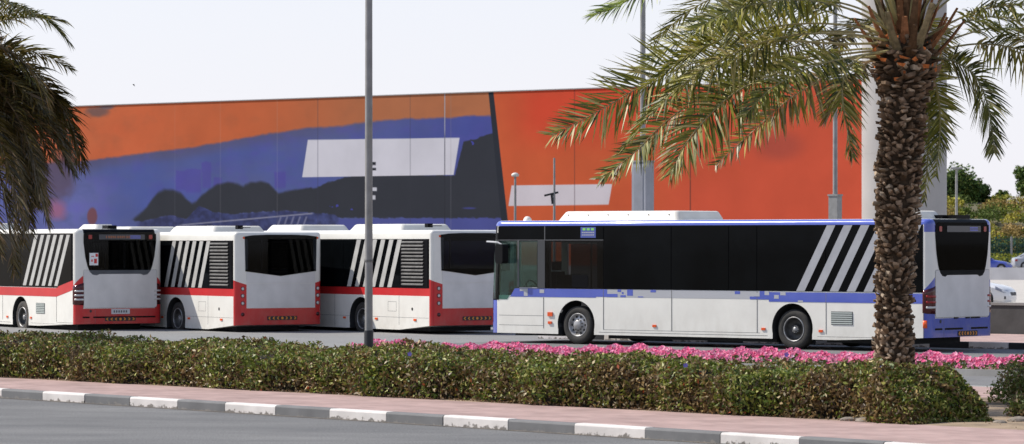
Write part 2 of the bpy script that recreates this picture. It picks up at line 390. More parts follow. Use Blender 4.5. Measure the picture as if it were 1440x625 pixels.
# low concrete wall behind it
m_wallc = mat('dark_concrete', (.075,.073,.072), (.05,.048,.047), scale=1.5, rough=.9, bump=.3)
lw = empty('concrete_wall', from_uv(-15,9.4)); tag(lw, 'low dark concrete wall behind the pink footpath beside the blue bus', 'wall')
mb = MB(); mb.prism([from_uv(-40,9.25,.0), from_uv(6,9.25,.0), from_uv(6,9.5,.0), from_uv(-40,9.5,.0)], (0,0,.80)); o = mb.build('wall_panel', m_wallc); o.parent = lw; o.matrix_parent_inverse = Matrix.Translation(lw.location).inverted()
mb = MB(); mb.prism([from_uv(-40,9.22,.803), from_uv(6.03,9.22,.803), from_uv(6.03,9.53,.803), from_uv(-40,9.53,.803)], (0,0,.06)); o = mb.build('coping', mat('coping_concrete',(.26,.25,.24),(.2,.19,.18),scale=2,rough=.9)); o.parent = lw; o.matrix_parent_inverse = Matrix.Translation(lw.location).inverted()
# pale open concrete road beyond
m_farroad = asphalt('pale_concrete_road', (.42,.39,.36), (.50,.47,.43), .08)
sheet('far_road', [(8,96),(120,60),(160,270),(14,270)], -.03, m_farroad)
m_far2 = asphalt('distant_road', (.33,.32,.31), (.38,.37,.36), .08)
sheet('distant_road', [(10,271),(160,271),(160,309),(10,309)], -.03, m_far2)

# ------------------------------------------------------------------ leaf clouds
def leaf_mesh(name, pts, size, colors, m, parent=None, aspect=.45, up_bias=.3, rng=RNG, kind=None, nrm=None):
    """pts Nx3, size N, colors Nx3 -> one rhombic, lightly folded leaf per point"""
    N = len(pts)
    d = rng.normal(size=(N,3)); d[:,2] += up_bias; d /= np.linalg.norm(d,axis=1)[:,None]
    a = rng.normal(size=(N,3))
    if nrm is not None: a = np.cross(nrm + .7*rng.normal(size=(N,3)), d)
    a -= d*(a*d).sum(1)[:,None]; a /= np.linalg.norm(a,axis=1)[:,None]
    s = size[:,None]; wv = a*s*aspect*.5
    nn = np.cross(d, a)*s*.12
    v = np.empty((N,4,3)); v[:,0] = pts-d*s*.5; v[:,1] = pts+wv+nn-d*s*.05; v[:,2] = pts+d*s*.5; v[:,3] = pts-wv+nn-d*s*.05
    me = bpy.data.meshes.new(name)
    me.vertices.add(N*4); me.vertices.foreach_set('co', v.reshape(-1))
    me.loops.add(N*4); me.loops.foreach_set('vertex_index', np.arange(N*4, dtype=np.int32))
    me.polygons.add(N); me.polygons.foreach_set('loop_start', np.arange(0,N*4,4,dtype=np.int32)); me.polygons.foreach_set('loop_total', np.full(N,4,dtype=np.int32))
    me.update(calc_edges=True)
    ca = me.color_attributes.new('Col', 'FLOAT_COLOR', 'POINT')
    c4 = np.ones((N,4,4)); c4[:,:,:3] = colors[:,None,:]
    ca.data.foreach_set('color', c4.reshape(-1))
    return link_mesh(name, me, m, parent)
M['leaf'] = attr_mat('hedge_leaf', rough=.5, trans=.2, spec=.4)
M['leaf_far'] = attr_mat('far_leaf', rough=.7, trans=.15, spec=.2)
M['petal'] = attr_mat('petal', rough=.6, trans=.3, spec=.2)
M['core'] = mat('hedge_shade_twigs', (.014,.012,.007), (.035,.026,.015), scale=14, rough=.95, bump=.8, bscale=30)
M['twig'] = mat('twig', (.14,.10,.065), (.08,.055,.035), scale=10, rough=.9)

def vnoise(x, y, sc, seed=0):
    return np.array([mnoise.noise(Vector((a*sc+seed*7.3, b*sc-seed*3.1, seed))) for a, b in zip(x, y)])
# hedge outline in kerb coordinates
HT0, HT1 = -24.0, 15.5
def hv0(t): return 2.50+.031*t + .10*np.sin(t*1.9)+.05*np.sin(t*5.3+1)
def hv1(t): return np.where(t < 2, 5.2, np.maximum(5.2-(t-2)*.06, 4.2)) + .12*np.sin(t*2.3)
def hz(t, q):
    base = .545 + .045*np.sin(t*1.37+q*2)+.035*np.sin(t*4.1-q*5)+.03*np.sin(t*9.7+q*9)
    return base
def hedge_mass(t, q):
    """surface height profile across the hedge (q 0 front .. 1 back), rounded shoulders"""
    sh = np.clip(np.minimum(q/.13, (1-q)/.13), 0, 1)
    e = np.clip((HT1-t)/.8, 0, 1)
    return hz(t,q)*np.sqrt(1-(1-sh)**2)*np.sqrt(np.clip(1-(1-e)**2,0,1))
hedge = empty('hedge', KP(0,4,.13)); tag(hedge, 'long low clipped hedge of green and bronze leaves behind the pink paving and lamp pole', 'hedge')
inv = Matrix.Translation(hedge.location).inverted()
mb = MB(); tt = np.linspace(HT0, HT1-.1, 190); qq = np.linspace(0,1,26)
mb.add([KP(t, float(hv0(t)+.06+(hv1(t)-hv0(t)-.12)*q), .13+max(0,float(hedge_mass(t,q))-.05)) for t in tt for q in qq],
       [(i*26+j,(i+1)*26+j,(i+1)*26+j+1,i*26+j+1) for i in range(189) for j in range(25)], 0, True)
o = mb.build('shade_core', M['core'], hedge); o.matrix_parent_inverse = inv  # solid core, the shade between the leaves is put into its dark colour
def palette(N, rng, w, cols, jit=.25):
    idx = rng.choice(len(cols), size=N, p=np.array(w)/sum(w))
    c = np.array(cols)[idx]*(1+jit*rng.normal(size=(N,1)))
    return np.clip(c, .004, 1)
def hedge_leaves(N, t0, t1):
    t = RNG.uniform(t0, t1, N); q = RNG.uniform(0,1,N)**1.15
    front = RNG.random(N) < .38
    q = np.where(front, RNG.uniform(0,.05,N), q)
    hgt = hedge_mass(t, q)
    hfront = hedge_mass(t, np.full(N,.14))
    z = np.where(front, RNG.uniform(.02,1,N)**.85*hfront, hgt+.035-np.abs(RNG.normal(size=N))*.055)
    v = hv0(t)+(hv1(t)-hv0(t))*q + np.where(front, -.05+.11*(z/np.maximum(hfront,.05))**3+RNG.normal(size=N)*.04, 0)
    X = K0.x+KE.x*t+KN.x*v; Y = K0.y+KE.y*t+KN.y*v
    P = np.stack([X,Y,.13+np.maximum(z,.01)],1)
    n1 = vnoise(t, v*1.0+z, 1.1, 1); n2 = vnoise(t, v+z*2, 3.3, 2)
    return P, t, q, front, z/np.maximum(hfront,.05), n1, n2
A1 = hedge_leaves(100000, -13, HT1); A2 = hedge_leaves(16000, HT1-.75, HT1+.06)
P, t, q, front, zr, n1, n2 = [np.concatenate([a, b]) for a, b in zip(A1, A2)]
N = len(P); endm = np.arange(N) >= 100000
P[:,2] = np.where(endm & (RNG.random(N) < .8), .13+(P[:,2]-.13)*RNG.uniform(.05,1.05,N), P[:,2])
green = palette(N, RNG, [5,4,2,1.2], [(.11,.165,.026),(.19,.225,.038),(.34,.36,.11),(.045,.08,.017)])
bronze = palette(N, RNG, [4,3,3,.9], [(.16,.11,.045),(.27,.20,.09),(.09,.055,.025),(.46,.40,.24)])
pb = .30 + .65*n1 + .5*n2 + np.where(front, .32-.25*zr, 0)
P[:,2] += np.where(front, 0, .16*np.clip(n2-.12,0,.5)+.06*n1)      # uneven shoots
C = np.where((RNG.random(N) < pb)[:,None], bronze, green)
C *= np.where(t > 6, 1.0, 1.04)[:,None]*np.array([1.05,.98,.9])
red = RNG.random(N) < .004; C[red] = (.42,.09,.03)
ctr = np.array([hedge.location.x,hedge.location.y,hedge.location.z])
leaf_mesh('foliage', P-ctr, RNG.uniform(.035,.092,N), C, M['leaf'], hedge)
mb = MB()   # bare twigs at the foot and between leaves
for i in range(900):
    t = random.uniform(-12,HT1-.3); v = float(hv0(t))+random.uniform(-.06,.12); z = random.uniform(0,.35)
    a = KP(t,v,.13+z); b = a+Vector((random.uniform(-.1,.1),random.uniform(-.12,.02),random.uniform(.06,.22)))
    mb.tube([a,b], [.006,.003], 3, caps=False)
o = mb.build('twigs', M['twig'], hedge, recalc=False); o.matrix_parent_inverse = inv
M['purple'] = mat('purple_petal', (.22,.17,.62), (.30,.22,.75), scale=20, rough=.6)
for (px, py) in [(113,520),(153,516),(231,511),(243,495),(565,537),(576,498),(587,504),(964,514),(1043,561),(1122,524),(1150,541),(1241,517),(980,547),(1106,499)]:
    Zs = 47 if py > 520 else 50
    k = (px-720)/F; best = None
    for v in np.linspace(2.3,5.5,60):
        t = (k*(K0.y+KN.y*v)-(K0.x+KN.x*v))/(KE.x-k*KE.y)
        qv = (v-float(hv0(t)))/float(hv1(t)-hv0(t)); zz = .13+(float(hedge_mass(t, min(max(qv,.03),.97)))+.05 if qv > 0.1 else .13)
        p = KP(t,v,zz); yy = YH+(H-p.z)*F/p.y
        if best is None or abs(yy-py) < best[0]: best = (abs(yy-py), p)
    p = W3(px, py, best[1].y-.05)
    mb = MB()
    for j in range(5):
        a = j*2*math.pi/5+random.random()*.3; d = Vector((math.cos(a), -.25, math.sin(a)))
        s = Vector((-math.sin(a), 0, math.cos(a)))
        mb.add([p, p+d*.022+s*.014, p+d*.036, p+d*.022-s*.014], [(0,1,2,3)])
    o = mb.build('flower', M['purple'], hedge); o.matrix_parent_inverse = inv

# shrub to the right of the gap
def shrub(name, c, rx, ry, rz, n, label, group=None):
    root = empty(name, c); tag(root, label, 'shrub', group)
    d = RNG.normal(size=(n,3)); d /= np.linalg.norm(d,axis=1)[:,None]; d[:,2] = np.abs(d[:,2])*1.0-.15*(RNG.random(n) < .5)
    r = RNG.uniform(.45,1.08,n)[:,None]*(1+.16*vnoise(d[:,0]*3,d[:,1]*3+d[:,2]*4,1,4))[:,None]
    P = d*r*np.array([rx,ry,rz]); P[:,2] += .12*rz; P[:,2] = np.maximum(P[:,2], .01)
    C = np.where((RNG.random(n) < .3)[:,None], palette(n,RNG,[2,2],[(.18,.12,.06),(.26,.18,.10)]), palette(n,RNG,[3,3,1],[(.09,.13,.025),(.15,.18,.035),(.24,.25,.07)]))
    leaf_mesh('foliage', P, RNG.uniform(.04,.085,n), C, M['leaf'], root)
    mb = MB()
    for i in range(60):
        a = random.uniform(0,2*math.pi); e = Vector((math.cos(a)*rx*random.uniform(.3,.95), math.sin(a)*ry*random.uniform(.3,.95), rz*random.uniform(.4,1.05)))
        mb.tube([(random.uniform(-.1,.1),random.uniform(-.1,.1),0), e*.55+Vector((0,0,.06)), e], [.012,.008,.003], 4, caps=False)
    mb.build('stems', M['twig'], root, recalc=False)
    return root
p = G(1484, 566, .13); shrub('shrub', (p.x,p.y,.13), .85, .8, .60, 9000, 'loose leafy shrub right of the sandy gap at the end of the long hedge')
p = G(1440, 585, .13); shrub('shrub', (p.x+.08,p.y,.13), .30, .3, .28, 1400, 'small low shrub on sand by the paving at the far right edge')
# stones and litter of leaves on the sand
M['stone'] = mat('stone', (.28,.24,.20), (.18,.15,.12), scale=20, rough=.9)
for (px, py, s) in [(1196,592,.09),(1222,593,.12),(1433,592,.10),(1406,595,.06)]:
    p = G(px, py, .13); bm = bmesh.new(); bmesh.ops.create_icosphere(bm, subdivisions=2, radius=s)
    for v in bm.verts:
        k = 1+.25*mnoise.noise(v.co*14+Vector((px,0,0))); v.co = Vector((v.co.x*1.5*k, v.co.y*k, v.co.z*.5*k))
    me = bpy.data.meshes.new('stone'); bm.to_mesh(me); bm.free(); o = link_mesh('stone', me, M['stone']); o.location = (p.x,p.y,.135)
    tag(o, {1196:'small brown stone at the foot of the hedge, left of a larger one',1222:'larger flat stone at the foot of the hedge below the palm trunk',1433:'flat stone on the sand at the far right edge by the shrub',1406:'tiny stone on the sand between hedge and right shrub'}[px], 'stone')
mb = MB(); n = 1500
P = []; 
for i in range(n):
    t = random.uniform(-8,19); v = 2.42+.031*t+abs(random.gauss(0,.10))-.05 if t < 15.5 else random.uniform(2.95,8.6)
    p = KP(t, v, .155); P.append((p.x,p.y,.142+random.uniform(0,.012)))
P = np.array(P); o = leaf_mesh('dry_leaf_litter', P, RNG.uniform(.025,.05,n), palette(n,RNG,[1,1,1],[(.24,.15,.08),(.15,.09,.05),(.32,.22,.13)]), M['leaf'], up_bias=0, nrm=np.tile([0,0,1.0],(n,1)))
tag(o, 'brown dead leaves scattered along the edge of the paving', 'leaf litter', kind='stuff')

# ------------------------------------------------------------------ flower bed
FA, FB = Vector((-3.3,67.9,0)), Vector((14,55.0,0)); FD = (FB-FA).normalized(); FN = Vector((-FD.y, FD.x, 0))
def FP(s, v, z=0): p = FA+FD*s+FN*v; return Vector((p.x,p.y,z))
FL = (FB-FA).length
mb = MB(); mb.prism([FP(-1,-.12,.10),FP(FL,-.12,.10),FP(FL,0,.10),FP(-1,0,.10)], (0,0,-.25)); mb.prism([FP(-1,1.5,.10),FP(FL,1.5,.10),FP(FL,1.62,.10),FP(-1,1.62,.10)], (0,0,-.25))
struct(mb.build('flower_bed_kerb', m_conc))
mb = MB(); mb.prism([FP(-1,.003,.09),FP(FL,.003,.09),FP(FL,1.497,.09),FP(-1,1.497,.09)], (0,0,-.2)); struct(mb.build('flower_bed_soil', m_soil))
def bed_h(s, v): 
    return (.12+.03*np.sin(s*2.1+v)+.025*np.sin(s*5.7-v*3)+.03*np.sin(s*11+v*7))*np.sqrt(np.clip(1-(np.abs(v-.75)/.80)**3,0,1))+.06
fb = empty('petunia_bed', FP(8,.7,.09)); tag(fb, 'long strip of bright pink petunias between hedge and blue bus', 'flower bed', kind='stuff')
n = 26000; s = RNG.uniform(0,FL,n); v = RNG.uniform(-.08,1.55,n); z = .09+bed_h(s,v)*np.where(RNG.random(n)<.35, RNG.uniform(.2,1,n), 1)
c0 = np.array(fb.location)
P = np.stack([FA.x+FD.x*s+FN.x*v, FA.y+FD.y*s+FN.y*v, z-.03],1)-c0
leaf_mesh('leaves', P, RNG.uniform(.04,.08,n), palette(n,RNG,[3,2,1],[(.06,.11,.02),(.12,.15,.03),(.18,.14,.06)]), M['leaf'], fb)
n = 9500; s = RNG.uniform(0,FL,n); v = RNG.uniform(-.08,1.5,n)
keep = vnoise(s, v, 2.2, 5) > -.42; s = s[keep]; v = v[keep]; n = len(s)
z = .09+bed_h(s,v)+RNG.uniform(-.02,.03,n)
vv = []; ff = []; cc = []
pal = palette(n, RNG, [4,3,2,1], [(.90,.22,.40),(.92,.33,.50),(.82,.12,.28),(.94,.48,.62)], .10)
for i in range(n):      # each bloom: a shallow five lobed trumpet
    p = np.array([FA.x+FD.x*s[i]+FN.x*v[i], FA.y+FD.y*s[i]+FN.y*v[i], z[i]])-c0
    nn = np.array([RNG.normal()*.5-.15, -.8+RNG.normal()*.4, .55+abs(RNG.normal()*.3)]); nn /= np.linalg.norm(nn)
    a = np.cross(nn, [0,0,1.0]); a /= np.linalg.norm(a); b = np.cross(nn, a); r = RNG.uniform(.024,.042)
    k = len(vv); vv.append(p-nn*.014); cc.append(pal[i]*.75)
    for j in range(5):
        th = j*2*math.pi/5; vv.append(p+(a*math.cos(th)+b*math.sin(th))*r*(1 + .15*RNG.normal())); cc.append(pal[i])
    for j in range(5): ff.append((k, k+1+j, k+1+(j+1)%5))
me = bpy.data.meshes.new('blooms'); me.from_pydata(vv, [], ff); ca = me.color_attributes.new('Col','FLOAT_COLOR','POINT')
ca.data.foreach_set('color', np.hstack([np.array(cc), np.ones((len(cc),1))]).reshape(-1)); link_mesh('blooms', me, M['petal'], fb)

# ------------------------------------------------------------------ buses
def P3(u, y, z): return (-u, y, z)
def bevel_edges(bm, test, off, seg):
    es = [e for e in bm.edges if test(e)]
    bmesh.ops.bevel(bm, geom=es, offset=off, segments=seg, profile=.5, affect='EDGES', clamp_overlap=True)
def make_shell(name, L, Wd, zl, zr, rr, rf, rt, arches, cuts, matfn, mats, parent, lowfn, holes=(), frontslope=.055):
    bm = bmesh.new()
    vs = [bm.verts.new(P3(u,y,z)) for z in (zl,zr) for (u,y) in ((0,0),(L,0),(L,Wd),(0,Wd))]
    for f in [(3,2,1,0),(4,5,6,7),(0,1,5,4),(1,2,6,5),(2,3,7,6),(3,0,4,7)]: bm.faces.new([vs[i] for i in f])
    bmesh.ops.recalc_face_normals(bm, faces=bm.faces)
    vert = lambda e: abs(e.verts[0].co.z-e.verts[1].co.z) > 1
    bevel_edges(bm, lambda e: vert(e) and e.verts[0].co.x > -1, rr, 6)
    bevel_edges(bm, lambda e: vert(e) and e.verts[0].co.x < -L+1, rf, 8)
    bevel_edges(bm, lambda e: all(v.co.z > zr-.001 for v in e.verts) and len([f for f in e.link_faces if abs(f.normal.z) < .5]) == 1, rt, 5)
    for (kind, val) in cuts:
        if kind == 'u': co, no = P3(val,0,0), (1,0,0)
        elif kind == 'y': co, no = (0,val,0), (0,1,0)
        elif kind == 'z': co, no = (0,0,val), (0,0,1)
        else: co, no = val
        bmesh.ops.bisect_plane(bm, geom=bm.verts[:]+bm.edges[:]+bm.faces[:], plane_co=co, plane_no=no, dist=1e-5)
    for v in bm.verts:
        u = -v.co.x
        if v.co.z < zl+.01: v.co.z = lowfn(u)
        if u > L-.9 and v.co.z > .95: v.co.x += (v.co.z-.95)*frontslope*min(1,(u-(L-.9))/.6)
    me = bpy.data.meshes.new(name); bm.to_mesh(me); bm.free()
    o = link_mesh(name, me, mats, parent)
    def cutter(mbb):
        c = mbb.build('cutter_tmp', []); return c
    cs = []
    for (u, zc, r) in arches:
        for y0, y1 in ((-.2,.42),(Wd-.42,Wd+.2)):
            mb = MB(); n = 40
            poly = [P3(u+r*math.cos(2*math.pi*k/n), y0, zc+r*math.sin(2*math.pi*k/n)) for k in range(n)]
            mb.prism(poly, (0,y1-y0,0)); cs.append(cutter(mb))
            mb = MB(); mb.box(P3(u-r*.97,y0+.001,-.3), P3(u+r*.97,y1-.001,zc)); cs.append(cutter(mb))
    for (a, b) in holes:
        mb = MB(); mb.box(P3(*a), P3(*b)); cs.append(cutter(mb))
    for c in cs:
        if parent is not None: pass
        md = o.modifiers.new('b', 'BOOLEAN'); md.operation = 'DIFFERENCE'; md.solver = 'EXACT'; md.object = c
    # evaluate with everything in local space
    o.parent = None; o.matrix_world = Matrix.Identity(4)
    bpy.context.view_layer.update()
    dg = bpy.context.evaluated_depsgraph_get()
    me2 = bpy.data.meshes.new_from_object(o.evaluated_get(dg)); me2.name = name
    o.modifiers.clear(); old = o.data; o.data = me2; bpy.data.meshes.remove(old); o.parent = parent
    for c in cs:
        cm = c.data; bpy.data.objects.remove(c); bpy.data.meshes.remove(cm)
    me2.materials.clear()
    for m in mats: me2.materials.append(m)
    for p in me2.polygons:
        c = p.center; p.material_index = matfn(-c.x, c.y, c.z, p.normal)
    # smooth only rounded bits
    for p in me2.polygons:
        n = p.normal; p.use_smooth = True
    try: me2.set_sharp_from_angle(angle=R(32))
    except Exception: pass
    return o
def decal(name, poly_uz, m, parent, d0=.001, d1=.005, side='near', Wd=2.5, mi=0, mb=None):
    """thin piece proud of a flat side; poly in (u,z) for sides, (y,z) for the rear"""
    own = mb is None
    if own: mb = MB()
    if side == 'near': mb.prism([P3(a,-d0,z) for a,z in poly_uz], (0,-(d1-d0),0), mi)
    elif side == 'far': mb.prism([P3(a,Wd+d0,z) for a,z in poly_uz], (0,(d1-d0),0), mi)
    elif side == 'rear': mb.prism([P3(-d0,a,z) for a,z in poly_uz], (d1-d0,0,0), mi)
    if own: return mb.build(name, m, parent)
def rect(a0, a1, z0, z1): return [(a0,z0),(a1,z0),(a1,z1),(a0,z1)]
def rrect(a0, a1, z0, z1, r, n=5):
    out = []
    for cx, cz, s in ((a1-r,z1-r,0),(a0+r,z1-r,90),(a0+r,z0+r,180),(a1-r,z0+r,270)):
        for k in range(n+1):
            th = R(s+90*k/n); out.append((cx+r*math.cos(th), cz+r*math.sin(th)))
    return out
def wheel(parent, u, y, r, outward, style, tyre_m):
    """outward -1: wheel on the near side"""
    s = outward; wth = .27
    def pr(pts): return [(a, s*b) for a, b in pts]
    mb = MB()
    rr = r*.60
    mb.lathe(pr([(rr,-wth),(r*.93,-wth),(r*.985,-wth+.03),(r,-wth+.06),(r,-.05),(r*.985,-.02),(r*.90,0.0),(r*.78,.006),(r*.66,-.004),(rr,-.02),(rr,-wth)]), (0,0,0), 'y', 40)
    for g in (.35,.55,.75): pass
    o = mb.build('wheel', tyre_m, parent); o.location = P3(u,y,r)
    mb = MB()
    if style == 'front':
        prof = [(rr+.012,-.012),(rr,-.002),(rr-.014,-.008),(rr-.03,-.05),(rr*.80,-.075),(rr*.62,-.045),(rr*.50,-.035),(rr*.44,-.035),(rr*.42,.0),(rr*.34,.012),(0.001,.014)]
        mb.lathe(pr(prof), (0,0,0), 'y', 40)
        ri = mb.build('rim', M['rim'], o)
        hb = MB()
        for k in range(10):
            th = 2*math.pi*k/10; c = (math.cos(th)*rr*.74, s*(-.052), math.sin(th)*rr*.74)
            hb.lathe([(.026,s*.004),(.0005,s*.0045)], c, 'y', 12)
        hb.build('hand_hole', M['hole'], o)
        nb = MB()
        for k in range(10):
            th = 2*math.pi*(k+.5)/10; c = (math.cos(th)*rr*.47, s*(-.034), math.sin(th)*rr*.47)
            nb.lathe([(.013,0),(.013,s*.022),(.0005,s*.024)], c, 'y', 8)
        nb.build('wheel_nuts', M['rim_dark'], o)
    else:
        prof = [(rr+.012,-.012),(rr,-.002),(rr-.014,-.008),(rr-.02,-.06),(rr*.90,-.15),(rr*.60,-.165),(rr*.40,-.165),(rr*.38,-.10),(rr*.30,-.07),(0.001,-.065)]
        mb.lathe(pr(prof), (0,0,0), 'y', 40)
        mb.build('rim', M['rim_dark'], o)
        hb = MB(); hb.lathe(pr([(rr+.013,-.010),(rr+.006,.004),(rr-.004,.002),(rr-.012,-.008)]), (0,0,0), 'y', 40)
        hb.build('rim_edge', M['rim'], o)
        nb = MB()
        for k in range(10):
            th = 2*math.pi*k/10; c = (math.cos(th)*rr*.28, s*(-.074), math.sin(th)*rr*.28)
            nb.lathe([(.012,0),(.012,s*.022),(.0005,s*.024)], c, 'y', 8)
        nb.lathe(pr([(rr*.20,-.065),(rr*.18,-.04),(.0005,-.038)]), (0,0,0), 'y', 16)
        nb.build('wheel_nuts', M['rim'], o)
    return o
def pod(name, parent, u0, u1, y0, y1, z0, z1, m, r=.12, bolts=0):
    bm = bmesh.new()
    vs = [bm.verts.new(P3(u,y,z)) for z in (z0,z1) for (u,y) in ((u0,y0),(u1,y0),(u1,y1),(u0,y1))]
    for v in vs[4:]:
        v.co.x += .16 if v.co.x < -(u0+u1)/2 else -.10
        v.co.y += .10 if v.co.y < (y0+y1)/2 else -.10
    for f in [(3,2,1,0),(4,5,6,7),(0,1,5,4),(1,2,6,5),(2,3,7,6),(3,0,4,7)]: bm.faces.new([vs[i] for i in f])
    bmesh.ops.recalc_face_normals(bm, faces=bm.faces)
    bevel_edges(bm, lambda e: abs(e.verts[0].co.z-e.verts[1].co.z) > .05, .10, 4)
    bevel_edges(bm, lambda e: all(v.co.z > z1-.001 for v in e.verts) and len([f for f in e.link_faces if abs(f.normal.z) < .8]) >= 1, min(.05,(z1-z0)*.4), 4)
    me = bpy.data.meshes.new(name); bm.to_mesh(me); bm.free()
    for p in me.polygons: p.use_smooth = True
    try: me.set_sharp_from_angle(angle=R(40))
    except Exception: pass
    o = link_mesh(name, me, m, parent)
    if bolts:
        mb = MB()
        for k in range(bolts):
            u = u0+.3+(u1-u0-.6)*k/(bolts-1); mb.lathe([(.016,0),(.016,.012),(.001,.014)], P3(u,y0+.055,z0+(z1-z0)*.62), 'z', 8)
        mb.build('bolts', M['darkgrey'], o)
    return o
def chevrons(parent, y0, y1, z0, z1, n):
    b = decal('chevron_strip', rect(y0,y1,z0,z1), M['ink'], parent, .002, .012, 'rear')
    mb = MB(); w_ = (y1-y0)/n; h = (z1-z0)*.36; zc = (z0+z1)/2
    for k in range(n):
        yc = y0+w_*(k+.5); mid = (n-1)/2
        if abs(k-mid) < .3:
            poly = [(yc+.035*math.cos(a), zc+.035*math.sin(a)) for a in np.linspace(0,2*math.pi,13)[:-1]]
        else:
            s = -1 if k < mid else 1; t = w_*.30
            poly = [(yc-s*t,zc+h),(yc+s*.0,zc+h),(yc+s*t,zc),(yc+s*.0,zc-h),(yc-s*t,zc-h),(yc,zc)]
        decal('', poly, None, None, .012, .015, 'rear', mb=mb)
    mb.build('chevron', M['chev'], b)

def corner_patch(name, s0, s1, zf0, zf1, m, parent, Rr, Wd, far=False, d=.006, n=12, nz=6):
    """curved piece hugging a rear corner. s<0 runs along the side, s>0 along the rear; arc in between"""
    arc = Rr*math.pi/2
    def pt(s, off):
        if s <= -arc/2:  u, y, nu, ny = Rr+(-s-arc/2), 0, 0, -1
        elif s >= arc/2: u, y, nu, ny = 0, Rr+(s-arc/2), -1, 0
        else:
            th = (s+arc/2)/Rr     # 0 side .. pi/2 rear
            nu, ny = -math.sin(th), -math.cos(th); u, y = Rr+Rr*nu, Rr+Rr*ny
        u += nu*off; y += ny*off
        return (u, Wd-y) if far else (u, y)
    vs = []; 
    for off in (d, -.01):
        for i in range(n+1):
            s = s0+(s1-s0)*i/n
            for j in range(nz+1):
                q = j/nz; z = zf0(s)*(1-q)+zf1(s)*q; u, y = pt(s, off); vs.append(P3(u,y,z))
    K = (n+1)*(nz+1); fs = []
    for i in range(n):
        for j in range(nz):
            a = i*(nz+1)+j; q = (a, a+1, a+nz+2, a+nz+1); fs.append(q); fs.append(tuple(x+K for x in q[::-1]))
    for i in range(n):
        a = i*(nz+1); fs.append((a, a+nz+1, a+nz+1+K, a+K)); a += nz; fs.append((a, a+K, a+nz+1+K, a+nz+1))
    for j in range(nz):
        fs.append((j, j+K, j+1+K, j+1)); a = n*(nz+1)+j; fs.append((a, a+1, a+1+K, a+K))
    mb = MB(); mb.add(vs, fs, 0, True); return mb.build(name, m, parent)

W_ = 2.5
def saloon(root, top=2.5):
    for (u, y) in ((.75,.62),(1.9,1.75),(3.1,.75),(4.3,1.7)):
        mb = MB(); mb.tube([P3(u,y,1.16),P3(u,y,top)], .020, 8); mb.build('handrail', M['rail_yellow'] if u != 1.9 else M['greyband'], root)
    for u in (.45,1.35,2.25,3.6):
        for y in (.35,.85,1.65,2.15):
            mb = MB(); pts = rrect(y-.20,y+.20,1.16,1.72 if (u+y)%1 < .6 else 1.66,.08,4); mb.prism([P3(u,a,b) for a,b in pts], P3(.07,0,0)); mb.build('seat_back', M['seat'], root)
def split_islands(root, names):
    for ch in [c for c in root.children_recursive if c.type == 'MESH' and c.name.split('.')[0] in names]:
        bm = bmesh.new(); bm.from_mesh(ch.data); bm.verts.ensure_lookup_table(); seen = set(); isl = []
        for v in bm.verts:
            if v.index in seen: continue
            st = [v]; seen.add(v.index); g = []
            while st:
                a = st.pop(); g.append(a.index)
                for e in a.link_edges:
                    b = e.other_vert(a)
                    if b.index not in seen: seen.add(b.index); st.append(b)
            isl.append(set(g))
        if len(isl) < 2: bm.free(); continue
        bm.free()
        for k, g in enumerate(isl):
            b2 = bmesh.new(); b2.from_mesh(ch.data if k == 0 else src); 
            if k == 0: src = ch.data.copy()
            b2.verts.ensure_lookup_table(); bmesh.ops.delete(b2, geom=[v for v in b2.verts if v.index not in g], context='VERTS')
            me = bpy.data.meshes.new(ch.data.name); b2.to_mesh(me); b2.free()
            for m in src.materials: me.materials.append(m)
            if k == 0: first = me
            else:
                o = ch.copy(); o.data = me; col.objects.link(o); o.name = ch.name.split('.')[0]
        ch.data = first
SPLIT = {'hand_hole','bumper_slot','chevron','display_text','lid_handle','sign_letters','grey_square','blue_stripe','notice_print','plate_characters','wheel_nuts','cab_partition','driver_seat','roof_camera','antenna','dashboard','axle'}
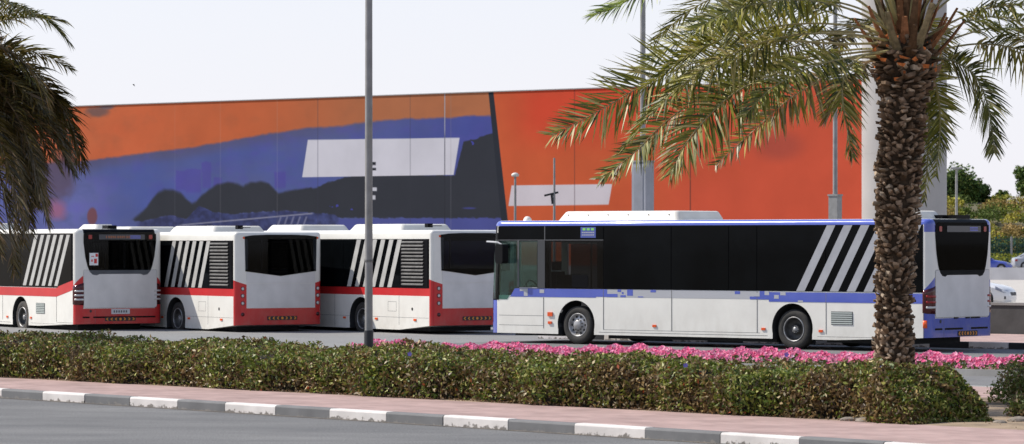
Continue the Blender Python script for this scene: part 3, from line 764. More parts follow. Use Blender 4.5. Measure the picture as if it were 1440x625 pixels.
# ---- low floor bus with rounded rear glass (the blue one and the leftmost red one)
def city_bus(kind):
    blue = kind == 'blue'
    X, Y, th, zb = (8.65,71.5,.69,0) if blue else (-11.32,89.45,1.008,-.146)
    root = empty('city_bus', (X,Y,zb), -th)
    L = 11.95; zr = 2.775
    acc = M['blue'] if blue else M['red']
    def lowfn(u): return .216+.085*max(0,1-u/2.3) if u < 2.3 else .216
    cuts = [('z',2.655),('z',1.237),('z',.70),('u',.13),('u',11.66),('u',1.2),('u',2.3),('y',.22),('y',W_-.22),('z',.96),
            ('x',((-.13,0,1.30),Vector((.75,.75,-1)).normalized())),('x',((-.13,W_,1.30),Vector((.75,-.75,-1)).normalized()))]
    if blue: cuts += [('z',2.5)]
    def matfn(u, y, z, n):
        if .015 < u < 6.2 and .06 < y < W_-.06 and .95 < z < 2.6 and (abs(n.x) > .9 or abs(n.y) > .9 or abs(n.z) > .9): return 4
        inside = (u > 8.5 and .06 < y < W_-.06 and z > .4) and not (z > 2.66 or u > 11.93)
        if blue and inside and (abs(n.y) > .9 or abs(n.z) > .9 or abs(n.x) > .9):
            if .07 < y < W_-.07 and not (u > 11.85 and n.x < -.9): return 4
        if z < 1.1 and .03 < y < W_-.03 and (abs(u-3.45) < .56 or abs(u-9.35) < .56) and u < 11 and (n.z < .99): return 3
        if u < .13 and z > 2.655 and .22 < y < W_-.22 and n.z < .96: return 2
        if u < .14 and z < .70: return 1
        if u < .16 and (y < .235 or y > W_-.235):
            yy = min(y, W_-y)
            if z < 1.30+.75*(.13-u)+.75*yy+.001: return 1
        if blue:
            if n.z > .97 and z > 2.7: return 0
            if z > 2.655: return 1
            if u < .13 and z > 2.5: return 1
            if u < .3 and z > 2.5 and (y<.0): return 1
        if 1.237 < z < 2.655 and u > .16 and (y < .01 or y > W_-.01): return 2
        if u > 11.66 and .96 < z: return 2
        if blue and u > 11.66 and z < .96: return 1
        return 0
    holes = [((.06,.07,1.15),(6.0,2.43,2.52)), ((-.1,.40,1.75),(.1,2.13,2.42)), ((.35,2.4,1.32),(2.2,2.6,2.42)), ((2.4,2.4,1.32),(4.1,2.6,2.42))]
    if blue:
        holes += [((8.66,.07,.45),(11.86,2.43,2.33)), ((8.75,-.1,1.26),(10.12,.1,2.29)), ((10.48,-.1,1.28),(11.0,.1,2.29)), ((11.05,-.1,1.08),(11.60,.1,2.29)),
                 ((11.72,-.1,.99),(12.4,2.6,2.33)), ((10.35,2.4,.5),(11.55,2.6,2.25)), ((8.75,2.4,1.26),(10.2,2.6,2.29))]
    shell = make_shell('body', L, W_, .216, zr, .15, .32, .115, [(3.45,.45,.53),(9.35,.45,.53)], cuts, matfn,
                       [M['white'], acc, M['band'], M['dark'], M['interior']], root, lowfn, holes)
    # --- near side windows, far side windows
    if blue:
        panes = [(.165,2.575),(2.59,4.36),(4.38,5.11),(5.13,6.66),(6.685,8.54)]
    else:
        panes = [(.245,1.06),(1.075,3.42),(3.44,5.6),(5.63,7.3),(7.33,9.3),(9.33,11.5)]
    for i, (a, b) in enumerate(panes):
        top = 2.648 if blue else 2.66
        if (not blue) and i == 0:
            poly = [(a,1.43),(b,1.275),(b,top),(a,top)]
        else: poly = rect(a,b,1.243,top)
        decal('side_window', poly, M['glass_black'], root, .001, .009)
    for (a, b) in [(.2,2.3),(2.33,4.2),(5.6,7.2),(7.23,8.6)]:
        decal('side_window', rect(a,b,1.243,2.648), M['tintglass'] if (b < 5 and not blue) else M['glass_black'], root, .001, .009, 'far')
    for (a, b) in ((4.25,5.55),) + (() if blue else ((10.2,11.5),)):
        decal('door', rect(a,b,.34,2.6), M['band'], root, .001, .012, 'far'); 
        for (p0, p1) in ((a+.06,(a+b)/2-.03),((a+b)/2+.03,b-.06)): decal('door_glass', rect(p0,p1,.5,2.5), M['glass_black'], root, .012, .016, 'far')
    if blue:
        for nm, (a, b) in (('upper_panel',(8.57,10.235)),('upper_panel',(10.26,11.62))):
            decal(nm, rect(a,b,2.345,2.648), M['glass_black'], root, .001, .009)
        w0 = decal('side_window', rect(8.57,10.235,1.243,2.325), M['tintglass'], root, .003, .008)
        decal('window_pillar', rect(10.245,10.455,1.243,2.335), M['darkgrey'], root, .001, .011)
        cw = decal('cab_window', rect(10.465,11.0,1.262,2.315), M['cabglass'], root, .003, .008)
        decal('window_frame', rect(11.0,11.045,1.262,2.325), M['frame'], cw, .001, .011)
        decal('window_frame', rect(10.47,11.0,1.243,1.262), M['stripe'], cw, .001, .011)
        decal('quarter_window', [(11.05,1.262),(11.14,1.243),(11.36,.985),(11.64,.985),(11.64,2.315),(11.05,2.315)], M['cabglass'], root, .003, .008)
        decal('window_frame', rect(8.57,11.62,2.327,2.343), M['frame'], root, .001, .012)
        decal('window_frame', rect(10.236,10.259,2.345,2.65), M['frame'], root, .001, .012)
        # curved windscreen
        mb = MB(); path = []
        for k in range(9):
            a = R(90*k/8); path.append((L-.32+.32*math.sin(a), .32-.32*math.cos(a)))
        path += [(L+.01,1.25)] + [(u, W_-y) for u, y in path[::-1]]
        path = [(u, y) for u, y in path]
        vs = []
        for (u, y) in path:
            for z in (.985,2.34):
                uu = u-(z-.95)*.055*min(1,max(0,(u-11.05)/.6)) + .004
                yy = y-(.004 if y < 1 else -.004)
                vs.append(P3(uu,yy,z))
        mb.add(vs, [(2*i,2*i+1,2*i+3,2*i+2) for i in range(len(path)-1)], 0, True)
        mb.build('windscreen', M['cabglass'], root)
        mb = MB(); mb.tube([P3(11.63,.02,.97),P3(11.59,.02,2.34)], .035, 8); mb.build('screen_pillar', M['band'], root)
        mb = MB(); mb.tube([P3(11.63,2.48,.97),P3(11.59,2.48,2.34)], .035, 8); mb.build('screen_pillar', M['band'], root)
        mb = MB(); mb.box(P3(10.4,2.502,.45), P3(11.5,2.512,2.28)); mb.build('door', M['tintglass'], root)
        decal('side_window', rect(8.65,10.3,1.243,2.6), M['tintglass'], root, .001, .009, 'far')
        # hatch seen inside the window, and the small notice over it
        decal('window_hatch', rrect(9.0,9.46,1.27,1.55,.03), M['band'], root, .009, .016)
        mb = MB(); mb.box(P3(8.78,-.010,2.385), P3(9.21,-.013,2.625)); sg = mb.build('sign', M['sign_blue'], root)
        mb = MB()
        for k in range(3): mb.box(P3(9.15-.12*k-.0,-.0135,2.55), P3(9.15-.12*k-.08,-.0155,2.60))
        mb.build('sign_letters', M['sign_green'], sg)
        mb = MB(); 
        for k in range(2):
            for j in range(6): mb.box(P3(9.17-.06*j,-.0135,2.49-.055*k), P3(9.17-.06*j-.045,-.0155,2.515-.055*k))
        mb.build('sign_letters', M['greyband'], sg)
        # cab interior
        mb = MB(); mb.box(P3(11.15,.15,.45), P3(11.78,2.2,1.02)); mb.box(P3(11.1,.2,1.0), P3(11.5,.85,1.12)); mb.build('dashboard', M['darkgrey'], root)
        mb = MB(); pts = []
        for k in range(21):
            a = 2*math.pi*k/20; pts.append(P3(11.05+.10*math.sin(a)*.6, .52+.21*math.cos(a), 1.22+.19*math.sin(a)))
        mb.tube(pts, .016, 6, caps=False); mb.tube([P3(11.2,.52,1.0),P3(11.05,.52,1.22)], .03, 6); mb.build('steering_wheel', M['band'], root)
        mb = MB(); mb.box(P3(10.35,.28,.45), P3(10.82,.76,.92)); mb.box(P3(10.28,.28,.9), P3(10.40,.76,1.62)); mb.box(P3(10.28,.40,1.64), P3(10.38,.64,1.85)); mb.build('driver_seat', mat('seat_fabric',(.05,.06,.13),rough=.9), root)
        mb = MB(); mb.box(P3(9.95,.1,.45), P3(10.0,.95,1.55)); mb.tube([P3(9.7,1.0,.45),P3(9.7,1.0,2.32)],.018,6); mb.tube([P3(8.9,1.0,.45),P3(8.9,1.0,2.32)],.018,6); mb.build('cab_partition', M['interior'], root)
        # livery
        gb = decal('grey_band', rect(4.1,8.53,1.06,1.235), M['greyband'], root, .001, .003)
        mb = MB()
        decal('', [(11.13,1.235),(8.46,1.235),(8.46,1.065),(8.78,1.065),(8.78,1.045),(11.27,1.045)], None, None, .001, .004, mb=mb)
        for (a, b, z0, z1) in [(8.46,8.17,1.065,1.135),(8.17,8.07,1.18,1.235),(8.09,7.94,1.065,1.11),(8.05,8.0,1.135,1.18),(7.90,7.74,1.10,1.235),(7.60,7.45,1.065,1.085),(7.25,7.10,1.18,1.235),(4.96,4.82,1.165,1.225),
                               (4.56,4.30,1.055,1.115),(4.30,4.06,1.055,1.235),(4.06,.135,1.01,1.215)]:
            decal('', rect(b,a,z0,z1), None, None, .003, .0055, mb=mb)
        mb.build('blue_stripe', M['blue'], root)
        mb = MB()
        for (a, b, z0, z1) in [(10.98,10.75,1.175,1.232),(10.86,10.75,1.065,1.175),(10.40,10.27,1.135,1.215),(4.17,4.05,1.15,1.235),(3.92,3.80,1.075,1.155),(3.76,3.62,1.15,1.214),(3.30,3.17,1.012,1.045),(4.45,4.3,1.12,1.2)]:
            decal('', rect(b,a,z0,z1), None, None, .0055, .007, mb=mb)
        mb.build('grey_square', M['greyband'], root)
        seams = [(10.29,.34,1.04),(8.57,.34,1.235),(6.67,.34,1.235),(4.37,.34,1.235),(2.58,.34,1.2),(.135,.30,1.2)]
        hs = [(8.57,4.3,.335),(11.6,10.29,.40),(11.6,10.29,.62)]
        lampsu = [(7.14,.44),(4.20,.42),(2.71,.40)]
    else:
        mb = MB()
        decal('', rect(1.17,11.6,1.0,1.225), None, None, .001, .004, mb=mb)
        decal('', [(1.17,1.0),(1.17,1.268),(.14,1.44),(.14,1.19)], None, None, .001, .004, mb=mb)
        mb.build('red_stripe', M['red'], root)
        seams = [(1.165,.34,1.0),(4.62,.34,1.0),(8.2,.34,1.0)]; hs = [(1.17,.14,.33)]; lampsu = [(4.3,.42),(2.77,.42)]
    mb = MB()
    for (u, z0, z1) in seams: mb.box(P3(u-.006,-.0005,z0), P3(u+.006,-.0062 if blue else -.0045,z1))
    for (a, b, z) in hs: mb.box(P3(a,-.0005,z-.004), P3(b,-.0016,z+.004))
    mb.box(P3(0.5,-.0005,.28), P3(2.8,-.0018,.286)); mb.box(P3(4.1,-.0005,.272), P3(8.7,-.0018,.282))
    mb.build('panel_seams', M['seam'], root)
    # slanted grey stripes on the glass
    for k in range(6):
        if blue: a = 3.34-.43*k; wd = .215; sh = .79; z0, z1 = 1.245, 2.646
        else:    a = 3.28-.40*k; wd = .20; sh = .76; z0, z1 = 1.28, 2.62
        poly = [(a,z0),(a-wd,z0),(a-wd-sh,z1),(a-sh,z1)]
        if poly[2][0] < .17:
            zc = z0+(z1-z0)*(a-wd-.17)/sh; poly = [(a,z0),(a-wd,z0),(.17,zc),(.17,z1),(max(.17,a-sh),z1)]
        decal('slanted_stripe', poly, M['stripe'] if blue else M['stripe_old'], root, .009, .012)
    # vent grille
    gv = decal('vent', rect(1.90,2.45,.54,.82), M['darkgrey'] , root, .0015, .004)
    mb = MB()
    for k in range(6): mb.box(P3(1.91,-.004,.553+.045*k), P3(2.44,-.016,.580+.045*k))
    mb.build('vent_slats', M['ventgreen'], gv)
    for (u, z) in lampsu: 
        mb = MB(); mb.box(P3(u-.05,-.001,z-.025), P3(u+.05,-.02,z+.025)); mb.build('side_marker', M['lens_orange'], root)
    if blue:
        for z, hh, ww in ((.66,.045,.10),(.47,.028,.075)):
            mb = MB(); mb.box(P3(10.12-ww,-.001,z-hh), P3(10.12+ww*.4,-.025,z+hh)); mb.build('side_marker', M['lens_orange'], root)
    # wheels
    tm = M['tyre_dusty'] if not blue else M['rubber']
    for (u, st_) in ((3.45,'rear'),(9.35,'front')):
        wheel(root, u, .05, .426, -1, st_ , tm); wheel(root, u, W_-.05, .426, 1, st_, tm)
    mb = MB(); mb.tube([P3(3.45,.3,.426),P3(3.45,2.2,.426)], .1, 10); mb.tube([P3(9.35,.3,.426),P3(9.35,2.2,.426)], .07, 10); mb.build('axle', M['dark'], root)
    mb = MB(); mb.box(P3(.6,.35,.15), P3(2.8,2.15,.30)); mb.box(P3(4.1,.35,.13), P3(8.7,2.15,.30)); mb.box(P3(10.0,.35,.16), P3(11.4,2.15,.30)); mb.build('underbody_light_block', M['dark'], root)  # boxes added under the floor to keep daylight from passing beneath
    # rear end
    gl = [(.225,2.64),(.225,2.45),(.275,2.05),(.34,1.80),(.40,1.66),(.48,1.585),(.60,1.565),(.68,1.60),(1.86,1.60),(1.94,1.565),(2.06,1.585),(2.14,1.66),(2.20,1.80),(2.265,2.05),(2.315,2.45),(2.315,2.64),(2.2,2.70),(.34,2.70)]
    rg = decal('rear_window', gl, M['darkrear'] if blue else M['rearglass'], root, .004, .012, 'rear')
    saloon(root)
    mb = MB()     # black printed border of the bonded glass
    inner = rrect(.42,2.11,1.77,2.40,.06,4); ring_o = []
    decal('', [(.225,2.42),(2.315,2.42),(2.315,2.64),(2.2,2.70),(.34,2.70),(.225,2.64)], None, None, .0015, .0035, 'rear', mb=mb)
    decal('', [(.40,1.66),(.48,1.585),(.60,1.565),(.68,1.60),(1.86,1.60),(1.94,1.565),(2.06,1.585),(2.14,1.66),(2.17,1.75),(.37,1.75)], None, None, .0015, .0035, 'rear', mb=mb)
    decal('', [(.225,2.419),(.275,2.05),(.34,1.80),(.37,1.751),(.42,1.751),(.40,2.419)], None, None, .0015, .0035, 'rear', mb=mb)
    decal('', [(2.315,2.419),(2.265,2.05),(2.20,1.80),(2.17,1.751),(2.12,1.751),(2.14,2.419)], None, None, .0015, .0035, 'rear', mb=mb)
    mb.build('glass_border', M['band'], rg)
    d = decal('destination_display', rrect(.66,1.98,2.50,2.63,.015), M['display'], rg, .014, .019, 'rear')
    mb = MB()
    for k in range(11 if not blue else 12): decal('', rect(.86+.065*k,.86+.065*k+(.05 if k % 4 else .03),2.535,2.595), None, None, .019, .0205, 'rear', mb=mb)
    if not blue: mb.build('display_text', M['amber'], d)
    mb = MB()
    for k in range(2): decal('', rect(1.55,1.86,2.525+.05*k,2.555+.05*k), None, None, .019, .0205, 'rear', mb=mb)
    mb.build('display_text', M['led_blue'], d)
    for yy in (.36,2.10):
        decal('high_brake_light', rrect(yy,yy+.10,2.51,2.62,.02), M['lens_red'], rg, .014, .022, 'rear')
    if not blue:
        pp = decal('notice', rect(.39,.64,1.83,2.15), M['paper'], rg, .014, .017, 'rear')
        mb = MB()
        for (a,b,c,e) in [(.56,.63,2.05,2.13),(.44,.48,1.92,1.98),(.52,.60,1.88,2.0),(.44,.52,2.05,2.07)]: decal('', rect(a,b,c,e), None, None, .017, .0185, 'rear', mb=mb)
        mb.build('notice_print', M['red'], pp)
    lid = decal('engine_lid', rrect(.235,2.335,.72,1.70,.06) , M['greywhite'], root, .001, .010, 'rear')
    mb = MB()
    for (a,b,z) in ((.235,2.335,1.703),(.235,2.335,.712)): decal('', rect(a,b,z,z+.006), None, None, .001, .003, 'rear', mb=mb)
    for y_ in (.229,2.337): decal('', rect(y_,y_+.006,.72,1.70), None, None, .001, .003, 'rear', mb=mb)
    mb.build('lid_gap', M['seam'], lid)
    mb = MB()
    for (a,b) in ((.95,1.10),(1.40,1.55),(1.62,1.95)): decal('', rect(a,b,.685,.71), None, None, .001, .02, 'rear', mb=mb)
    if blue: mb.build('lid_handle', M['band'], root)
    else:
        plate = decal('number_plate', rect(1.02,1.55,.555,.685), M['plate'], root, .001, .014, 'rear')
        mb = MB()
        for k in range(6): decal('', rect(1.08+.07*k,1.12+.07*k,.59,.65), None, None, .014, .0155, 'rear', mb=mb)
        mb.build('plate_characters', M['frame'], plate)
    slots = [(.22,.50),(.60,1.30),(1.62,2.28)] if blue else [(.20,.40),(.50,2.3)]
    mb = MB()
    for (a,b) in slots: decal('', rrect(a,b,.455,.495,.015), None, None, .001, .006, 'rear', mb=mb)
    mb.build('bumper_slot', M['band'], root)
    decal('reflector', rrect(.40,.46,.60,.67,.02) , M['ink'], root, .001, .008, 'rear')
    mb = MB(); decal('', rect(.558,.564,.30,.70), None, None, .001, .0025, 'rear', mb=mb); mb.build('bumper_seam', M['seam'], root)
    if blue: chevrons(root, 1.10, 1.86, .315, .425, 7)
    else: chevrons(root, .84, 1.72, .375, .470, 7)
    arc = .15*math.pi/2
    for far in (False, True):
        tl = corner_patch('tail_light', -.13, .21, lambda s: .80-.05*max(0,s)+.2*max(0,-s-.03), lambda s: 1.30+.30*(s+.05)*1.0, M['lens_darkred'], root, .15, W_, far, .008)
        for j, (z, mm) in enumerate(((1.16,M['lens_red']),(1.04,M['lens_red']),(.93,M['lens_clear'])) if blue else ((1.16,M['lens_clear']),(1.05,M['lens_clear']),(.94,M['lens_clear']))):
            corner_patch('lamp_bar', -.05, .21, lambda s: z-.022, lambda s: z+.022, mm, tl, .15, W_, far, .014, 8, 2)
    if blue: 
        mb = MB(); mb.box(P3(.17,-.001,.50), P3(.10,-.010,.66)); 
        corner_patch('side_reflector', -.12, -.03, lambda s: .50, lambda s: .66, M['lens_orange'], root, .15, W_, False, .008, 4, 2)
    # roof equipment
    if blue:
        pod('roof_pod', root, 6.75, 10.2, .35, 2.15, 2.76, 2.985, M['pod'], bolts=6)
        pod('roof_pod', root, .50, 1.45, .45, 1.35, 2.76, 2.95, M['pod'])
        mb = MB(); mb.box(P3(.35,1.05,2.77), P3(.65,1.45,2.86)); mb.box(P3(.10,1.2,2.78), P3(.32,1.75,2.86)); mb.build('roof_camera', M['band'], root)
        mb = MB(); mb.lathe([(.10,0),(.09,.05),(.05,.10),(.001,.11)], P3(11.25,.6,2.77), 'z', 16); mb.build('antenna', M['pod'], root)
        # mirror
        mb = MB(); mb.tube([P3(11.80,.05,2.30),P3(11.84,-.14,2.30),P3(11.5,-.16,2.28),P3(11.35,-.14,2.2)], .022, 6); a = mb.build('mirror_arm', M['greyband'], root)
        mb = MB(); poly = rrect(-.16,.16,0,.44,.07); mb.prism([P3(11.33+pt[0]*.9, -.13+pt[0]*.25, 1.80+pt[1]) for pt in poly], P3(.09,-.10,0)); mb.build('mirror', M['band'], a)
        # head lamp on the front corner
        mb = MB(); mb.prism([P3(11.76,.06,.50),P3(11.90,.20,.50),P3(11.93,.24,.66),P3(11.80,.08,.72)], P3(.02,-.02,0)); mb.build('headlight', M['lens_clear'], root)
    else:
        pod('roof_pod', root, .8, 1.9, .9, 1.6, 2.76, 2.90, M['pod'])
        pod('roof_pod', root, 8.0, 10.8, .35, 2.15, 2.76, 2.96, M['pod'])
        mb = MB(); mb.box(P3(.15,1.0,2.77), P3(.5,1.25,2.87)); mb.build('roof_camera', M['band'], root)
    if not blue:
        decal('windscreen', rect(.2,2.3,1.0,2.6), M['glass_black'], root, -.3,-.29,'rear').location = (-L-.31,0,0)
    return root
b1 = city_bus('blue'); split_islands(b1, {'hand_hole','bumper_slot','lid_handle','chevron','grey_square','blue_stripe','display_text','roof_camera','axle'}); tag(b1, 'white and blue city bus seen side on behind the pink flowers', 'bus')
b2 = city_bus('red'); split_islands(b2, {'hand_hole','bumper_slot','lid_handle','chevron','display_text','roof_camera','axle'}); tag(b2, 'leftmost red and white bus with a paper notice in its rounded rear window', 'bus', 'parked red and white buses')

# ---- bus with louvre panel and V shaped rear window
def louvre_bus():
    X, Y, th, zb = (-7.04,87.7,1.017,-.139)
    root = empty('city_bus', (X,Y,zb), -th); L = 11.95; zr = 2.69
    def lowfn(u): return .18+.13*(1-u/1.53) if u < 1.53 else .18
    sl = Vector((.45,.45,-1)).normalized()
    cuts = [('z',2.465),('z',1.232),('z',.735),('u',.10),('u',11.6),('u',1.53),('y',.325),('y',W_-.19),('z',1.04),
            ('x',((-.10,0,1.46),Vector((-.28,-.28,-1)).normalized())),('x',((-.10,W_,1.46),Vector((-.28,.28,-1)).normalized()))]
    def matfn(u, y, z, n):
        if .015 < u < 6.2 and .06 < y < W_-.06 and 1.06 < z < 2.55 and (abs(n.x) > .9 or abs(n.y) > .9 or abs(n.z) > .9): return 4
        if z < 1.05 and .03 < y < W_-.03 and (abs(u-3.40) < .58 or abs(u-9.3) < .58): return 3
        if u < .11:
            if z < .735: return 1
            yy = min(y, W_-y)
            if (y < .325 or y > W_-.19) and z < 1.46+.28*(u-.10)-.28*yy: return 1
        if y < .01 or y > W_-.01:
            if 1.04 < z < 1.232: return 1
            if 1.232 < z < 2.465 and u > .15: return 2
        if u > 11.6 and z > 1.04: return 2
        return 0
    make_shell('body', L, W_, .18, zr, .10, .3, .10, [(3.40,.42,.56),(9.3,.42,.56)], cuts, matfn, [M['white'],M['red'],M['band'],M['dark'],M['interior']], root, lowfn,
               [((.06,.07,1.15),(6.0,2.43,2.50)), ((-.1,.36,1.72),(.1,2.26,2.50)), ((.35,2.4,1.30),(4.1,2.6,2.42))])
    saloon(root, 2.48)
    lp = decal('louvre_panel', rect(.165,1.46,1.243,2.455), M['band'], root, .001, .010)
    mb = MB()
    for k in range(13):
        z = 1.30+.088*k; mb.add([P3(.36,-.010,z),P3(1.38,-.010,z),P3(1.38,-.034,z+.012),P3(.36,-.034,z+.012),P3(.36,-.034,z+.034),P3(1.38,-.034,z+.034),P3(.36,-.010,z+.05),P3(1.38,-.010,z+.05)],
                                [(0,1,2,3),(3,2,5,4),(4,5,7,6)])
    mb.build('louvre_slat', M['louver'], lp)
    for (a, b) in ((1.475,4.25),(4.27,5.9),(5.93,7.6),(7.63,9.6),(9.63,11.4)):
        decal('side_window', rect(a,b,1.243,2.455), M['glass_black'], root, .001, .010)
        if a > 4.3 or a < 2: decal('side_window', rect(a if a > 2 else .2,b-.1,1.243,2.455), M['glass_black'] if a > 4.3 else M['tintglass'], root, .001, .010, 'far')
    for k in range(6):
        a = 4.07-.398*k; decal('slanted_stripe', [(a,1.246),(a-.20,1.246),(a-.20-.50,2.452),(a-.50,2.452)], M['stripe_old'], root, .010, .013)
    mb = MB()
    for (u, z0, z1) in ((1.53,.3,1.04),(4.7,.2,1.04),(7.2,.2,1.04)): mb.box(P3(u-.006,-.0005,z0), P3(u+.006,-.0018,z1))
    mb.box(P3(.12,-.0005,.49),P3(2.8,-.0018,.497)); mb.box(P3(4.0,-.0005,.49),P3(8.7,-.0018,.497))
    for (a, b, z) in ((1.66,2.06,.64),(1.66,2.06,.88)): mb.box(P3(a,-.0005,z),P3(b,-.0018,z+.007))
    for u in (1.66,2.06): mb.box(P3(u-.004,-.0005,.64),P3(u+.004,-.0018,.887))
    mb.build('panel_seams', M['seam'], root)
    mb = MB(); mb.lathe([(.04,0),(.001,.001)], (0,0,0), 'y', 12); o = mb.build('fuel_cap', M['hole'], root); o.location = P3(.90,-.004,.71)
    for (u, z) in ((2.62,.44),(.76,.44),(4.2,.44)):
        mb = MB(); mb.box(P3(u-.06,-.001,z-.025), P3(u+.06,-.02,z+.025)); mb.build('side_marker', M['lens_orange'], root)
    for (u, st_) in ((3.40,'rear'),(9.3,'front')):
        wheel(root, u, .05, .426, -1, st_, M['rubber']); wheel(root, u, W_-.05, .426, 1, st_, M['rubber'])
    mb = MB(); mb.box(P3(.6,.35,.15), P3(2.7,2.15,.30)); mb.box(P3(4.1,.35,.12), P3(8.7,2.15,.30)); mb.build('underbody_light_block', M['dark'], root)  # added boxes that block light under the louvred bus
    # rear
    gl = [(.27,2.57),(.29,1.68),(1.30,1.555),(2.33,1.68),(2.35,2.57),(2.1,2.60),(1.7,2.615),(.92,2.615),(.5,2.60)]
    rg = decal('rear_window', gl, M['rearglass'], root, .004, .012, 'rear')
    mb = MB()
    decal('', [(.27,2.501),(2.35,2.501),(2.35,2.57),(2.1,2.60),(1.7,2.615),(.92,2.615),(.5,2.60),(.27,2.57)], None, None, .0015, .0035, 'rear', mb=mb)
    decal('', [(.29,1.68),(1.30,1.555),(2.33,1.68),(2.33,1.72),(.29,1.72)], None, None, .0015, .0035, 'rear', mb=mb)
    mb.build('glass_border', M['band'], rg)
    lid = decal('engine_lid', [(.33,.745),(2.30,.745),(2.30,1.362),(.33,1.362)], M['greywhite'], root, .001, .010, 'rear')
    decal('rear_panel', [(.33,1.37),(2.30,1.37),(2.31,1.665),(1.30,1.54),(.31,1.665)], M['greywhite'], root, .001, .010, 'rear')
    chevrons(root, .92, 1.78, .43, .53, 7)
    for y_ in (.215, 2.385):
        for z in (1.235,1.055,.865):
            mb = MB(); mb.lathe([(.052,0),(.052,.012),(.045,.02)], (0,0,0), 'x', 16); o = mb.build('tail_light', M['ink'], root); o.location = P3(0,y_,z)
            mb = MB(); mb.lathe([(.044,.004),(.030,.018),(.001,.022)], (0,0,0), 'x', 16); mb.build('lens', M['lens_clear'], o)
        mb = MB(); mb.lathe([(.05,0),(.05,.010),(.001,.014)], (0,0,0), 'x', 16); o = mb.build('fog_light', M['lens_darkred'], root); o.location = P3(0,y_,.58)
    for y_ in (.245,2.375):
        mb = MB(); mb.lathe([(.03,0),(.03,.01),(.001,.02)], (0,0,0), 'x', 10); o = mb.build('marker_light', M['lens_orange'], root); o.location = P3(0,y_,2.535)
    pod('roof_pod', root, 2.2, 4.8, .45, 2.05, 2.675, 2.85, M['pod']); pod('roof_pod', root, 7.3, 9.2, .45, 2.05, 2.675, 2.85, M['pod'])
    mb = MB(); mb.box(P3(1.6,.9,2.76), P3(1.75,1.05,2.86)); mb.tube([P3(1.7,.95,2.80),P3(1.1,1.0,2.80)], .012, 6); mb.build('antenna', M['band'], root)
    decal('windscreen', rect(.2,2.3,1.0,2.5), M['glass_black'], root, 0,.01,'rear').location = (-L-.012,0,0)
    return root
b3 = louvre_bus(); split_islands(b3, {'hand_hole','chevron','louvre_slat'}); tag(b3, 'red and white bus with louvred side panel, second bus from the left edge', 'bus', 'parked red and white buses')
b4 = copy_tree(b3); b4.location = (-2.0,85.63,-.10); b4.rotation_euler.z = -.985
tag(b4, 'louvred red and white bus whose rear is partly hidden by the blue bus', 'bus', 'parked red and white buses')

# ------------------------------------------------------------------ driver in the blue bus
def skin_body(name, joints, edges, root_i, m, parent=None, sub=1):
    me = bpy.data.meshes.new(name); me.from_pydata([j[0] for j in joints], edges, []); o = bpy.data.objects.new(name, me); col.objects.link(o)
    md = o.modifiers.new('s','SKIN'); 
    for i, j in enumerate(joints):
        me.skin_vertices[0].data[i].radius = (j[1], j[1] if len(j) < 3 else j[2]); me.skin_vertices[0].data[i].use_root = (i == root_i)
    md2 = o.modifiers.new('d','SUBSURF'); md2.levels = sub; md2.render_levels = sub
    bpy.context.view_layer.update(); dg = bpy.context.evaluated_depsgraph_get(); m2 = bpy.data.meshes.new_from_object(o.evaluated_get(dg)); m2.name = name
    bpy.data.objects.remove(o); bpy.data.meshes.remove(me)
    for p in m2.polygons: p.use_smooth = True
    return link_mesh(name, m2, m, parent)
bpy.context.view_layer.update()
drv = empty('person', b1.matrix_world @ Vector(P3(10.6,.52,.92)), -BT)
tag(drv, 'driver in a blue shirt sitting at the wheel of the white and blue bus', 'person')
skin = mat('skin', (.25,.14,.09), rough=.6)
def D(u, y, z): return (-(u-10.6), y-.52, z-.92)
J = [(D(10.6,.52,1.0),.15),(D(10.56,.52,1.2),.14),(D(10.56,.52,1.42),.16,.12),(D(10.58,.52,1.56),.06),(D(10.62,.52,1.66),.075),(D(10.63,.52,1.78),.09),
     (D(10.58,.34,1.45),.06),(D(10.72,.30,1.22),.045),(D(10.96,.36,1.30),.032),(D(10.58,.70,1.45),.06),(D(10.72,.74,1.22),.045),(D(10.96,.68,1.30),.032),
     (D(10.85,.42,.95),.08),(D(11.05,.42,.93),.06),(D(11.1,.42,.55),.045),(D(10.85,.62,.95),.08),(D(11.05,.62,.93),.06),(D(11.1,.62,.55),.045)]
Eg = [(0,1),(1,2),(2,3),(3,4),(4,5),(2,6),(6,7),(7,8),(2,9),(9,10),(10,11),(0,12),(12,13),(13,14),(0,15),(15,16),(16,17)]
skin_body('body', J, Eg, 0, skin, drv)
J2 = [(D(10.6,.52,1.0),.165),(D(10.56,.52,1.2),.155),(D(10.56,.52,1.43),.175,.135),(D(10.58,.34,1.45),.072),(D(10.68,.31,1.28),.06),(D(10.58,.70,1.45),.072),(D(10.68,.73,1.28),.06)]
skin_body('shirt', J2, [(0,1),(1,2),(2,3),(3,4),(2,5),(5,6)], 0, mat('blue_shirt',(.06,.11,.50),rough=.9), drv)
bm = bmesh.new(); bmesh.ops.create_uvsphere(bm, u_segments=14, v_segments=8, radius=.105); me = bpy.data.meshes.new('hair'); bm.to_mesh(me); bm.free()
o = link_mesh('hair', me, M['ink'], drv); o.location = D(10.60,.52,1.82); o.scale = (1,.9,.8)

